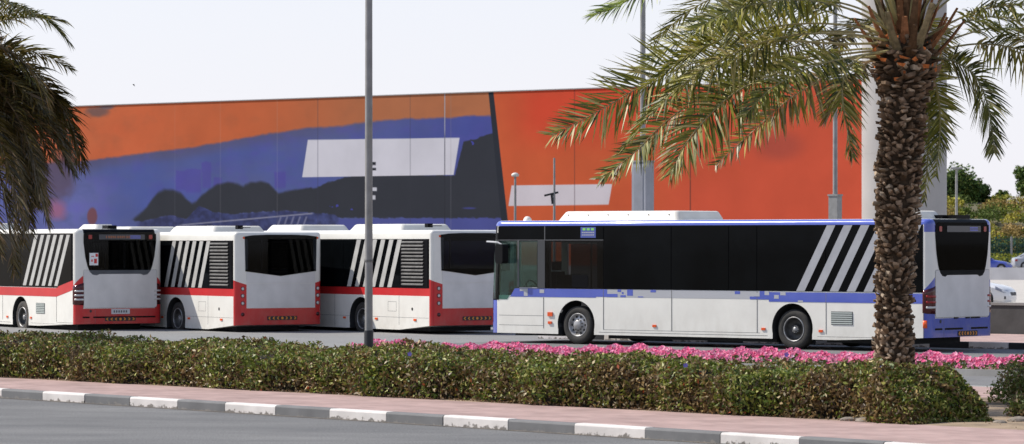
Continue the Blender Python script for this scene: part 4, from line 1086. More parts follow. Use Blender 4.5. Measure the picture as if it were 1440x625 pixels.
# ------------------------------------------------------------------ mural wall
WD = Vector((-.782,.623,0)).normalized(); WN = Vector((-WD.y*-1, 0, 0)); WN = Vector((-.623,-.782,0)).normalized()
WREF = Vector((-.73,118,0))
S0, S1, ZT = -15.5, 28.0, 7.41
def wall_pt(s, z, d=0): p = WREF+WD*s+WN*d; return Vector((p.x,p.y,z))
mural_m = attr_mat('mural_paint', rough=.75, spec=.15, noise_amt=.06, nscale=.8)
ns, nz = 1900, 240
ss = np.linspace(S0, S1, ns); zz = np.linspace(1.5, ZT, nz)
SS, ZZ = np.meshgrid(ss, zz, indexing='ij')
X = WREF.x+WD.x*SS; Yd = WREF.y+WD.y*SS
PX = 720+F*X/Yd; PY = YH+(H-ZZ)*F/Yd
def sm(a, b, x): t = np.clip((x-a)/(b-a),0,1); return t*t*(3-2*t)
def fbm2(x, y, seed, octs=4):
    rng = np.random.default_rng(seed); out = np.zeros_like(x); amp = 1
    for o in range(octs):
        g = rng.random((64,64)); f = 2**o
        xi = x*f; yi = y*f; x0 = np.floor(xi).astype(int); y0 = np.floor(yi).astype(int); fx = xi-x0; fy = yi-y0
        fx = fx*fx*(3-2*fx); fy = fy*fy*(3-2*fy); a = g[x0%64,y0%64]; b = g[(x0+1)%64,y0%64]; c = g[x0%64,(y0+1)%64]; d = g[(x0+1)%64,(y0+1)%64]
        out += amp*((a*(1-fx)+b*fx)*(1-fy)+(c*(1-fx)+d*fx)*fy-.5); amp *= .5
    return out
n1 = fbm2(PX/60, PY/40, 1); n2 = fbm2(PX/18, PY/14, 2); n3 = fbm2(PX/5, PY/5, 3, 2)
def C3(r,g,b): return np.array([r,g,b],float)
def mix(A, B, t): return A*(1-t[...,None])+B*t[...,None]
base = np.zeros(PX.shape+(3,))
# sunset orange to brown
org = mix(mix(np.broadcast_to(C3(212,104,62), base.shape), C3(202,102,60), sm(150,330,PX)), C3(182,112,74), sm(330,560,PX))
org = mix(org, C3(196,118,78), np.clip(.35*n1+.1,0,.4)*sm(400,100,PX)); org = mix(org, C3(150,95,70), np.clip(sm(420,480,PX)*sm(-30,20,-(PY-150)) * .0+.25*n2,0,.25))
blu = mix(np.broadcast_to(C3(80,94,160), base.shape), C3(90,98,146), np.clip(.5+n1,0,1)); blu = mix(blu, C3(70,76,154), sm(480,700,PX)*.7)
blu = mix(blu, C3(120,122,190), sm(190,110,PX)*sm(235,270,PY)*.8*(.6+.6*n2)); blu = mix(blu, C3(92,88,118), .8*sm(22,0,PY-np.interp(PX,[60,170,290,330,435,480,546,690],[232,220,205,197,181,176,169,163]))*sm(650,300,PX))
blu = mix(blu, C3(90,84,172), np.clip(n2,0,1)*.6)
ob = np.interp(PX,[40,102,169,230,287,328,380,435,480,546,620,690],[232,228,220,212,205,197,188,181,177,169,166,163])+2.2*n2+.8*n3
base = mix(org, blu, sm(-2.5,2.5,PY-ob))
def blob(cx, cy, rx, ry, soft, color, amt=1.0, nz_=.25):
    global base
    d = np.sqrt(((PX-cx)/rx)**2+((PY-cy)/ry)**2)+nz_*n2; base = mix(base, C3(*color), amt*sm(1+soft,1-soft,d))
blob(136,158,15,7,.5,(120,90,85),.9,.6); blob(152,151,9,3,.5,(105,95,105),.8,.6)
for (x0,x1,y0,y1) in [(248,262,240,265),(262,283,238,268),(284,297,228,262),(386,402,242,262),(300,312,250,262)]:
    base = mix(base, C3(84,72,160), .55*sm(-1.5,1.5,PX-x0+n2*2)*sm(1.5,-1.5,PX-x1)*sm(-1.5,1.5,PY-y0+2*n3)*sm(3,-3,PY-y1-3))
# dark trees
top = np.interp(PX,[60,170,186,196,206,214,222,232,244,254,262,270,276,284,294,306,320,334,342,352,366,378,386,392,400,415,430,445,460,476,500,640,652,668,690,720],
                   [330,320,309,301,292,281,272,267,268,272,280,287,284,275,267,260,257,259,262,257,255,258,266,272,270,267,266,264,258,252,246,246,200,196,188,186])
bot = np.interp(PX,[150,200,240,262,280,300,330,350,400,440,470,480,720],[308,312,303,309,290,299,302,300,297,300,302,307,307])
soft = np.interp(PX,[180,400,470],[4.0,3.0,1.0])
dk = sm(-1,1,(PY-top+1.8*n2+np.where(PX>430,3.0,0.8)*n3)/soft)*sm(-1,1,(bot-PY+2.5*n3)/1.2)
base = mix(base, C3(50,53,62), dk*sm(178,192,PX))
base = mix(base, C3(78,84,150), sm(-1,1,PY-308)*sm(470,480,PX)*.9)
low = sm(-1,1,PY-bot)*sm(480,470,PX)*sm(190,200,PX); base = mix(base, C3(50,55,92), low*np.clip(.75+.5*n3+.3*n2,0,1))
ln = 318-(PX-240)*.088; base = mix(base, C3(150,150,168), .8*sm(1.6,.4,np.abs(PY-ln))*sm(245,260,PX)*sm(442,438,PX))
for k in range(5):
    cx = 392+9*k; base = mix(base, C3(130,132,160), .75*sm(2.0,.6,np.abs(PX-(cx+(314-PY)*.35)))*sm(303,306,PY)*sm(318,315,PY))
# blue flecks in the dark paint
fl = (n3 > .42)&(n2 > .05); fl = fl & (((PX>478)&(PX<540)&(PY>246)&(PY<262))|((PX>612)&(PX<632)&(PY>246)&(PY<312))|((PX>645)&(PX<668)&(PY>198)&(PY<215))|((PX>460)&(PX<532)&(PY>284)&(PY<296)))
base[fl] = C3(70,74,165)
blob(660,293,9,1.2,.4,(70,74,150),.8,.1)
blob(82,250,22,30,.4,(96,80,100),.8,.4); blob(80,295,13,12,.6,(190,100,115),.6,.4); blob(130,304,7,12,.2,(120,72,78),.9,.15)
# white parallelograms
def quad(x0t, x1t, x0b, x1b, yt0, yt1, yb0, yb1, color, soft=.6):
    global base
    f = (PX-x0t)/(x1t-x0t); yt = yt0+(yt1-yt0)*f; yb = yb0+(yb1-yb0)*f; q = (PY-yt)/(yb-yt)
    xl = x0t+(x0b-x0t)*q; xr = x1t+(x1b-x1t)*q
    base = mix(base, C3(*color), sm(-soft,soft,PX-xl)*sm(soft,-soft,PX-xr)*sm(-soft,soft,PY-yt)*sm(soft,-soft,PY-yb))
quad(433,646.5,425,638,197,194,249.5,246,(216,214,222))
# red panel
xr0 = 694+(PY-130)*.112; xk = 687+(PY-130)*.100
base = mix(base, C3(40,44,54), sm(-.5,.5,PX-xk+.8*n3*0))
redc = mix(mix(np.broadcast_to(C3(208,94,54), base.shape), C3(214,74,46), sm(700,760,PX)*sm(230,160,PY)), C3(210,86,58), sm(850,1000,PX))
redc = mix(redc, C3(200,84,50), np.clip(n1*.8,0,.5))
redc = mix(redc, C3(150,70,62), .5*sm(1.2,.3,np.sqrt(((PX-1095)/42)**2+((PY-205)/26)**2)))
base = mix(base, redc, sm(-.5,.5,PX-xr0))
quad(719.5,861,715,856,261,259,290,288,(214,206,212))
for (x0, x1, y0, y1, c) in [(522.5,528.5,228,232.5,(34,38,48)),(522.5,529,236.5,240,(34,38,48)),(516,519,219,223,(40,44,52)),(523,530,264,269,(205,205,212)),(523,528,275,281,(205,205,212))]:
    base = mix(base, C3(*c), sm(-.4,.4,PX-x0)*sm(.4,-.4,PX-x1)*sm(-.4,.4,PY-y0)*sm(.4,-.4,PY-y1))
# joints
for (x, a, c) in [(310,.12,(200,190,190)),(246,.08,(190,180,190)),(390,.15,(190,180,180)),(447,.28,(60,60,80)),(577,.25,(60,60,70)),(625.5,.55,(40,42,50)),(634,.22,(150,145,150)),(808,.35,(60,45,50)),(971,.6,(45,40,45))]:
    base = mix(base, C3(*c), a*sm(1.1,.3,np.abs(PX-x)))
base = mix(base, C3(205,205,215), .7*sm(1.0,.3,np.abs(PX-625.5))*sm(205,180,PY))
base = np.clip(base,0,255)/255; lin = np.where(base <= .04045, base/12.92, ((base+.055)/1.055)**2.4)
MURAL_K = .84
lin = lin*MURAL_K
me = bpy.data.meshes.new('mural')
co = np.stack([X+WN.x*.004, Yd+WN.y*.004, ZZ],-1).reshape(-1,3)
idx = np.arange(ns*nz).reshape(ns,nz)
fq = np.stack([idx[:-1,:-1], idx[:-1,1:], idx[1:,1:], idx[1:,:-1]],-1).reshape(-1,4)
me.vertices.add(len(co)); me.vertices.foreach_set('co', co.reshape(-1)); me.loops.add(fq.size); me.loops.foreach_set('vertex_index', fq.reshape(-1).astype(np.int32))
me.polygons.add(len(fq)); me.polygons.foreach_set('loop_start', np.arange(0,fq.size,4,dtype=np.int32)); me.polygons.foreach_set('loop_total', np.full(len(fq),4,dtype=np.int32)); me.update(calc_edges=True)
ca = me.color_attributes.new('Col','FLOAT_COLOR','POINT'); ca.data.foreach_set('color', np.concatenate([lin.reshape(-1,3), np.ones((len(co),1))],1).reshape(-1))
wall = empty('mural_wall', wall_pt(0,-.15)); tag(wall, 'long tall wall painted with orange sky, blue haze, black trees and a red panel', 'wall')
winv = Matrix.Translation(wall.location).inverted()
o = link_mesh('mural', me, mural_m, wall); o.matrix_parent_inverse = winv
m_wconc = mat('wall_concrete', (.38,.37,.37), (.30,.29,.29), scale=.5, rough=.9)
mb = MB(); mb.prism([wall_pt(S0,-.2),wall_pt(S1,-.2),wall_pt(S1,-.2,-.5),wall_pt(S0,-.2,-.5)], (0,0,ZT+.2-.003)); o = mb.build('wall_body', m_wconc, wall); o.matrix_parent_inverse = winv
mb = MB(); mb.prism([wall_pt(S0,ZT,.03),wall_pt(S1,ZT,.03),wall_pt(S1,ZT,-.53),wall_pt(S0,ZT,-.53)], (0,0,.035)); o = mb.build('coping', mat('coping_cap',(.30,.28,.27),rough=.6), wall); o.matrix_parent_inverse = winv

# round viaduct column
c = W3(1271.5, 340, 108); m_col = mat('column_concrete', (.40,.385,.375), (.35,.335,.325), scale=.6, rough=.85, bump=.05)
pr = empty('viaduct_column', (c.x,c.y,-.15)); tag(pr, 'huge round pale grey concrete column behind the palm trunk at the end of the mural wall', 'column')
mb = MB(); rr = 59.5/4850*108; mb.lathe([(rr,0),(rr,13.5)], (0,0,0), 'z', 96); mb.build('shaft', m_col, pr)
mb = MB()
for z in (2.6,5.2,7.8,10.4): mb.lathe([(rr+.001,z),(rr+.003,z+.004),(rr+.003,z+.016),(rr+.001,z+.02)], (0,0,0), 'z', 96)
mb.build('cast_joint', mat('joint_line',(.36,.345,.33),rough=.9), pr)
mb = MB(); mb.lathe([(rr,13.5),(rr+1.6,15.2),(rr+1.6,16.0),(.01,16.0)], (0,0,0), 'z', 64); mb.build('flared_head', m_col, pr)

# ------------------------------------------------------------------ lamp posts and poles
def lamp_post(name, px, Z, zb, r0, r1, h, label, cat='lamp post', base=None, m='galv', arm=True, group=None):
    x = (px-720)/F*Z; root = empty(name, (x,Z,zb)); tag(root, label, cat, group)
    mb = MB(); n = 12; mb.tube([(0,0,h*i/n) for i in range(n+1)], [r0+(r1-r0)*i/n for i in range(n+1)], 16); mb.build('pole', M[m], root)
    if arm:
        mb = MB(); mb.tube([(0,0,h-.02),(0,0,h+.3),(.15,-.1,h+.6),(.7,-.5,h+.8)], [r1,r1*.8,r1*.7,r1*.6], 8); a = mb.build('arm', M[m], root)
        mb = MB(); mb.box((.65,-.62,h+.74),(1.3,-.40,h+.86)); mb.build('lamp_head', M['galv_dark'], a)
    if base: base(root)
    return root
def black_base(root):
    mb = MB(); mb.lathe([(.070,-.02),(.070,.86),(.066,.875)], (0,0,0), 'z', 16); mb.build('painted_base', M['blackpaint'], root)
    mb = MB(); 
    for k in range(6): mb.lathe([(.0655,1.9+k*.0-.0),(.0655,1.93)], (0,0,0), 'z', 16)
    mb.build('pole_band', M['galv_dark'], root)
lamp_post('lamp_post', 518.6, 51.5, .10, .060, .050, 9.0, 'slim grey lamp pole with black painted foot rising from the back of the hedge', base=black_base, m='galv_dark')
def box_base(w_, d_, z0, z1, matn, cap=True, panels=True):
    def f(root):
        mb = MB(); mb.box((-w_/2,-d_/2,z0),(w_/2,d_/2,z1)); b = mb.build('base_cabinet', matn, root); b.rotation_euler.z = R(-38)
        mb = MB(); mb.box((-w_/2-.02,-d_/2-.02,z1+.001),(w_/2+.02,d_/2+.02,z1+.05)); mb.build('cap', M['galv'], b)
        if panels:
            mb = MB(); mb.box((-w_*.32,-d_/2-.012,z0+.6),(w_*.32,-d_/2-.001,z0+(z1-z0)*.42)); mb.box((-w_*.32,-d_/2-.012,z0+(z1-z0)*.44),(w_*.32,-d_/2-.001,z1-.15)); mb.build('access_panel', mat('blue_grey_panel',(.28,.29,.33),(.24,.25,.28),scale=3,rough=.6), b)
    return f
m_cab = mat('grey_cabinet_steel', (.36,.37,.41), (.30,.31,.34), scale=2, rough=.55)
lamp_post('lamp_post', 904, 100, -.15, .085, .075, 13, 'tall mast on a wide grey steel base before the red wall', base=box_base(.49,.42,0,4.75,m_cab))
lamp_post('lamp_post', 1174.5, 97, -.15, .075, .055, 12, 'lamp pole on a short grey box base beside the round column', base=box_base(.29,.25,0,3.73,M['galv'],panels=False))
def small_head(root):
    mb = MB(); mb.lathe([(.001,0),(.10,.01),(.12,.07),(.06,.12),(.001,.13)], (0,0,4.40), 'z', 12); mb.build('lamp_head', M['pod'], root)
lamp_post('street_lamp', 724.5, 104, -.15, .045,.035, 4.4, 'short thin street lamp with a small white head by the white painted panel', 'street lamp', base=small_head, arm=False)
def cctv(root):
    z = 2.3+(YH-274)*103/F+.15
    mb = MB(); mb.tube([(-.30,0,z-.03),(.12,0,z+.07)], .035, 6); mb.tube([(-.08,0,z),(-.05,0,z-.28)], .04, 6); mb.tube([(-.05,0,z),(0,0,z)], .03, 6); mb.build('camera_bracket', M['blackpaint'], root)
lamp_post('camera_pole', 779.5, 103, -.15, .05,.03, 4.95, 'thin grey pole carrying a black camera bracket against the red wall', 'pole', base=cctv, arm=False)
lamp_post('street_lamp', 1345, 150, 0, .075,.05, 5.45, 'thin distant lamp pole in front of the trees behind the blue bus', 'street lamp', arm=False, base=lambda r: (lambda mb: (mb.box((-.25,-.1,5.45),(.25,.1,5.53)), mb.build('lamp_head', M['galv'], r)))(MB()))

# ------------------------------------------------------------------ palms
M['frond'] = attr_mat('palm_frond', rough=.45, trans=.22, spec=.45)
M['boot'] = attr_mat('palm_bark', rough=.9, spec=.15, noise_amt=.35, nscale=18)
def catmull(pts, n):
    P = [np.array(p, float) for p in pts]; P = [2*P[0]-P[1]] + P + [2*P[-1]-P[-2]]
    out = []; m = len(P)-3
    for i in range(n):
        t = i/(n-1)*m; k = min(int(t), m-1); t -= k; a, b, c, d = P[k:k+4]
        out.append(.5*((2*b)+(-a+c)*t+(2*a-5*b+4*c-d)*t*t+(-a+3*b-3*c+d)*t**3))
    return np.array(out)
def frond_mesh(ctrl, n_pairs=62, leaf_len=.42, leaf_w=.034, droop=.16, start=.30, seed=0, tint=(1,1,1), vup=.35, rad=.024, tan=0.0, roll=None):
    rng = np.random.default_rng(seed); n = 40; C = catmull(ctrl, n); roll = R(rng.uniform(-50,50)) if roll is None else R(roll); n_pairs = int(n_pairs*1.35); leaf_len *= 1.5
    V = []; Fc = []; Cl = []
    T = np.gradient(C, axis=0); T /= np.linalg.norm(T,axis=1)[:,None]
    up = np.array([0,0,1.0]); k = 5; rc = np.array([.36,.32,.15])*np.array(tint)
    for i in range(n):
        t = i/(n-1); r = rad*.8*(1-t)**.8*(1+.8*max(0,1-t/.12)**1.5)+.003
        a = np.cross(T[i], up); 
        if np.linalg.norm(a) < .05: a = np.array([1,0,0.])
        a /= np.linalg.norm(a); b = np.cross(a, T[i])
        for j in range(k):
            th = 2*math.pi*j/k; V.append(C[i]+(a*math.cos(th)*1.3+b*math.sin(th)*.8)*r); Cl.append(rc*(1.0+.35*(t < .15)))
    for i in range(n-1):
        for j in range(k): Fc.append((i*k+j, i*k+(j+1)%k, (i+1)*k+(j+1)%k, (i+1)*k+j))
    greens = np.array([(.15,.16,.022),(.23,.225,.03),(.34,.31,.07),(.06,.075,.018),(.46,.39,.16)])
    for i in range(n_pairs*2):
        sd = 1 if i % 2 else -1
        t = start+(1-start)*((i//2)+rng.uniform(-.3,.3))/n_pairs; t = min(max(t,0),.995)
        x = t*(n-1); k0 = min(int(x),n-2); p = C[k0]*(1-(x-k0))+C[k0+1]*(x-k0); tg = T[k0]
        a = np.cross(tg, up); a = a if np.linalg.norm(a) > .05 else np.array([1,0,0.]); a /= np.linalg.norm(a); b = np.cross(a, tg)
        rl = roll*(1+.15*math.sin(t*9+seed)); a, b = a*math.cos(rl)+b*math.sin(rl), b*math.cos(rl)-a*math.sin(rl)
        q = (t-start)/(1-start)
        Ls = leaf_len*(.45+.55*math.sin(math.pi*min(1,q*.9+.15))**.6)*(1-.42*q)*rng.uniform(.85,1.12)
        if q < .06: Ls *= .5
        ang = R(68-32*q+rng.normal()*9)
        lift = vup*rng.choice([.2,1.0,1.5])+rng.normal()*.12
        d = tg*math.cos(ang)+(a*sd*math.cos(lift)+b*math.sin(lift))*math.sin(ang); d /= np.linalg.norm(d)
        pts = []; m = 4
        for s in range(m+1):
            f = s/m; pts.append(p+d*Ls*f+np.array([0,0,-1.0])*droop*Ls*(f**2)*(1+.5*rng.random()*0))
        wv = np.cross(d, b*math.cos(lift)-a*sd*math.sin(lift)); wn = np.linalg.norm(wv); wv = wv/wn if wn > .01 else a
        wv = wv*(.75)+ (b*.5)*rng.normal()*.6; wv -= d*np.dot(wv,d); wv /= np.linalg.norm(wv)
        wd = leaf_w*rng.uniform(.8,1.15)*(1-.3*q); base = len(V)
        c = greens[rng.choice(5, p=[.28,.27,.15,.2,.10])]*np.array(tint)*(1+.18*rng.normal())
        if rng.random() < tan: c = np.array((.34,.27,.14))*rng.uniform(.7,1.2)
        c = np.clip(c,.005,1)
        for s in range(m):
            ww = wd*(.45,1.0,.85,.5)[s]*.5; V.append(pts[s]-wv*ww); V.append(pts[s]+wv*ww); Cl += [c, c]
        V.append(pts[m]); Cl.append(c*1.1)
        for s in range(m-1): Fc.append((base+2*s, base+2*s+1, base+2*s+3, base+2*s+2))
        Fc.append((base+2*m-2, base+2*m-1, base+2*m))
    return V, Fc, Cl
def add_frond(root, ctrl, **kw):
    o0 = np.array(root.location); ctrl = [np.array(c)-o0 for c in ctrl]
    V, Fc, Cl = frond_mesh(ctrl, **kw); me = bpy.data.meshes.new('frond'); me.from_pydata([tuple(v) for v in V], [], Fc)
    ca = me.color_attributes.new('Col','FLOAT_COLOR','POINT'); ca.data.foreach_set('color', np.concatenate([np.array(Cl), np.ones((len(Cl),1))],1).reshape(-1))
    return link_mesh('frond', me, M['frond'], root)
def arc_frond(c, az, el, Lf, sag, n=7, start_r=.15):
    """c crown point; az azimuth (radians), el launch elevation, Lf length, sag how strongly it bends"""
    p = Vector(c)+Vector((math.cos(az),math.sin(az),0))*start_r; out = [tuple(p)]; e = el
    st = Lf/(n-1)
    for i in range(n-1):
        d = Vector((math.cos(az)*math.cos(e), math.sin(az)*math.cos(e), math.sin(e))); p = p+d*st; out.append(tuple(p)); e -= sag/(n-1)
    return out
def palm_trunk(root, path, radii, zrel0, z_orange, seed=3, nb=1400):
    """boots (old leaf bases) set in a spiral on a tapering core"""
    rng = np.random.default_rng(seed)
    path = np.array(path); radii = np.array(radii); zs = path[:,2]
    mb = MB(); zsamp = np.linspace(zs[0], zs[-1], 30)
    ctr = lambda z: np.array([np.interp(z,zs,path[:,0]), np.interp(z,zs,path[:,1]), z]); rad = lambda z: float(np.interp(z,zs,radii))
    V = []; Fc = []; Cl = []
    n = 28
    for z in zsamp:
        for k in range(n):
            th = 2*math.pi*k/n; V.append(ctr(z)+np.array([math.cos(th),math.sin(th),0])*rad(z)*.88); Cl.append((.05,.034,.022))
    for i in range(29):
        for k in range(n): Fc.append((i*n+k, i*n+(k+1)%n, (i+1)*n+(k+1)%n, (i+1)*n+k))
    Hh = zs[-1]-zs[0]
    for i in range(nb):
        z = zs[0]+Hh*(i+.5)/nb; th = i*2.39996+rng.normal()*.06; r = rad(z); f = (z-zs[0])/Hh
        o = np.array([math.cos(th),math.sin(th),0]); s = np.array([-math.sin(th),math.cos(th),0]); u = np.array([0,0,1.0])
        lowf = max(0,1-f/.30)
        w = rng.uniform(.022,.075)*(r/.3)*(1+.1*lowf); hgt = rng.uniform(.018,.075); out = rng.uniform(.01,.085)*(1-.3*lowf); th += rng.normal()*.09; o = np.array([math.cos(th),math.sin(th),0]); s = np.array([-math.sin(th),math.cos(th),0]); tw_ = rng.normal()*.35; s, u = s*math.cos(tw_)+u*math.sin(tw_), u*math.cos(tw_)-s*math.sin(tw_)
        if z > z_orange: out *= 1.35; hgt *= 1.1
        c = ctr(z)+o*(r*.86)
        tipc = c+o*(out+r*.10)+u*(hgt*rng.uniform(-.3,.8))+s*rng.normal()*.012; tw = w*rng.uniform(.5,.9); tl = hgt*.45
        b = len(V)
        V += [c-s*w-u*hgt*.1, c+s*w-u*hgt*.1, c+s*w*.7-u*hgt*.75, c-s*w*.7-u*hgt*.75]
        V += [tipc-s*tw+u*tl*.6+rng.normal(size=3)*.006, tipc+s*tw+u*tl*.6+rng.normal(size=3)*.006, tipc+s*tw*.6-u*tl+rng.normal(size=3)*.006, tipc-s*tw*.6-u*tl+rng.normal(size=3)*.006]
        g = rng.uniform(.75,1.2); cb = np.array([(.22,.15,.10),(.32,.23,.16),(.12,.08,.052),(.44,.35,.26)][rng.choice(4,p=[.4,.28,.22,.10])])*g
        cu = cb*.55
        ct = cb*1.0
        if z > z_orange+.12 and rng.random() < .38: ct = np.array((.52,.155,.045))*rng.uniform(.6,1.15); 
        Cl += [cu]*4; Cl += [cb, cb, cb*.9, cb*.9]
        Fc += [(b,b+1,b+5,b+4),(b+1,b+2,b+6,b+5),(b+2,b+3,b+7,b+6),(b+3,b,b+4,b+7)]
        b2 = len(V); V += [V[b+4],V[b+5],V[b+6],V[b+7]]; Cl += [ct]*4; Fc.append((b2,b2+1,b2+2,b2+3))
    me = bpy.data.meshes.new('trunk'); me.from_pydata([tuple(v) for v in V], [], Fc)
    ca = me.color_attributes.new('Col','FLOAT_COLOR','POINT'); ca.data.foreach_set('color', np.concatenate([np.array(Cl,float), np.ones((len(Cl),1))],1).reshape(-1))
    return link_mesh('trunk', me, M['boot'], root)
def crown_bases(root, c, r, n, seed):
    """upright stubs of cut and living leaf bases round the crown"""
    rng = np.random.default_rng(seed); V = []; Fc = []; Cl = []
    for i in range(n):
        th = i*2.39996; f = i/n; rr = r*(1-.75*f); z0 = -.10+.55*f; ln = rng.uniform(.35,.75); lean = (1-f)*.55+.05
        o = np.array([math.cos(th),math.sin(th),0]); s = np.array([-math.sin(th),math.cos(th),0]); u = np.array([0,0,1.])
        a = np.array(c)+o*rr+u*z0; d = o*lean+u*(1-lean*.5); d /= np.linalg.norm(d)
        w0, w1 = .085, .035; b = len(V)
        for (p, w, tk) in ((a,w0,.035),(a+d*ln*.5+o*.02,w0*.6,.028),(a+d*ln,w1,.02)):
            nn = np.cross(s, d); V += [p-s*w, p+nn*tk, p+s*w, p-nn*tk*.6]
        col_ = np.array([(.20,.095,.045),(.26,.21,.12),(.13,.075,.04),(.30,.13,.06)][rng.choice(4)])*rng.uniform(.8,1.2); Cl += [col_]*12
        for k in range(2):
            for j in range(4): Fc.append((b+4*k+j, b+4*k+(j+1)%4, b+4*k+4+(j+1)%4, b+4*k+4+j))
        Fc.append((b+8,b+9,b+10,b+11))
    me = bpy.data.meshes.new('leaf_bases'); me.from_pydata([tuple(v) for v in V], [], Fc)
    ca = me.color_attributes.new('Col','FLOAT_COLOR','POINT'); ca.data.foreach_set('color', np.concatenate([np.array(Cl,float), np.ones((len(Cl),1))],1).reshape(-1))
    return link_mesh('leaf_bases', me, M['boot'], root)

ZP = 46.7
base = W3(1256, 575, ZP); palm = empty('date_palm', (base.x,ZP,.10)); tag(palm, 'stout date palm with rough brown trunk standing in front of the blue bus', 'palm tree')
def rel(px, py, dz=0): p = W3(px,py,ZP+dz); return (p.x-palm.location.x, p.y-palm.location.y, p.z-palm.location.z)
rows = [(575,1256,29),(520,1256,29),(500,1256,27),(450,1257,25),(400,1258,24),(350,1260,27),(300,1262,30),(250,1264,31),(200,1267,31),(150,1270,32),(128,1271,33),(115,1272,38),(100,1272,44),(85,1272,46),(70,1273,42),(50,1273,30)]
sc_ = ZP/F
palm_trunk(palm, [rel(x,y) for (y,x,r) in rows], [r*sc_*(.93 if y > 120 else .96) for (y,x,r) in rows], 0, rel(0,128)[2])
crown_bases(palm, rel(1273,72), .36, 46, 5)
def pxf(pts): # (px,py,dz)
    out = []
    for (x,y,dz) in pts:
        p = W3(x,y,ZP+dz); out.append((p.x,p.y,p.z))
    return out
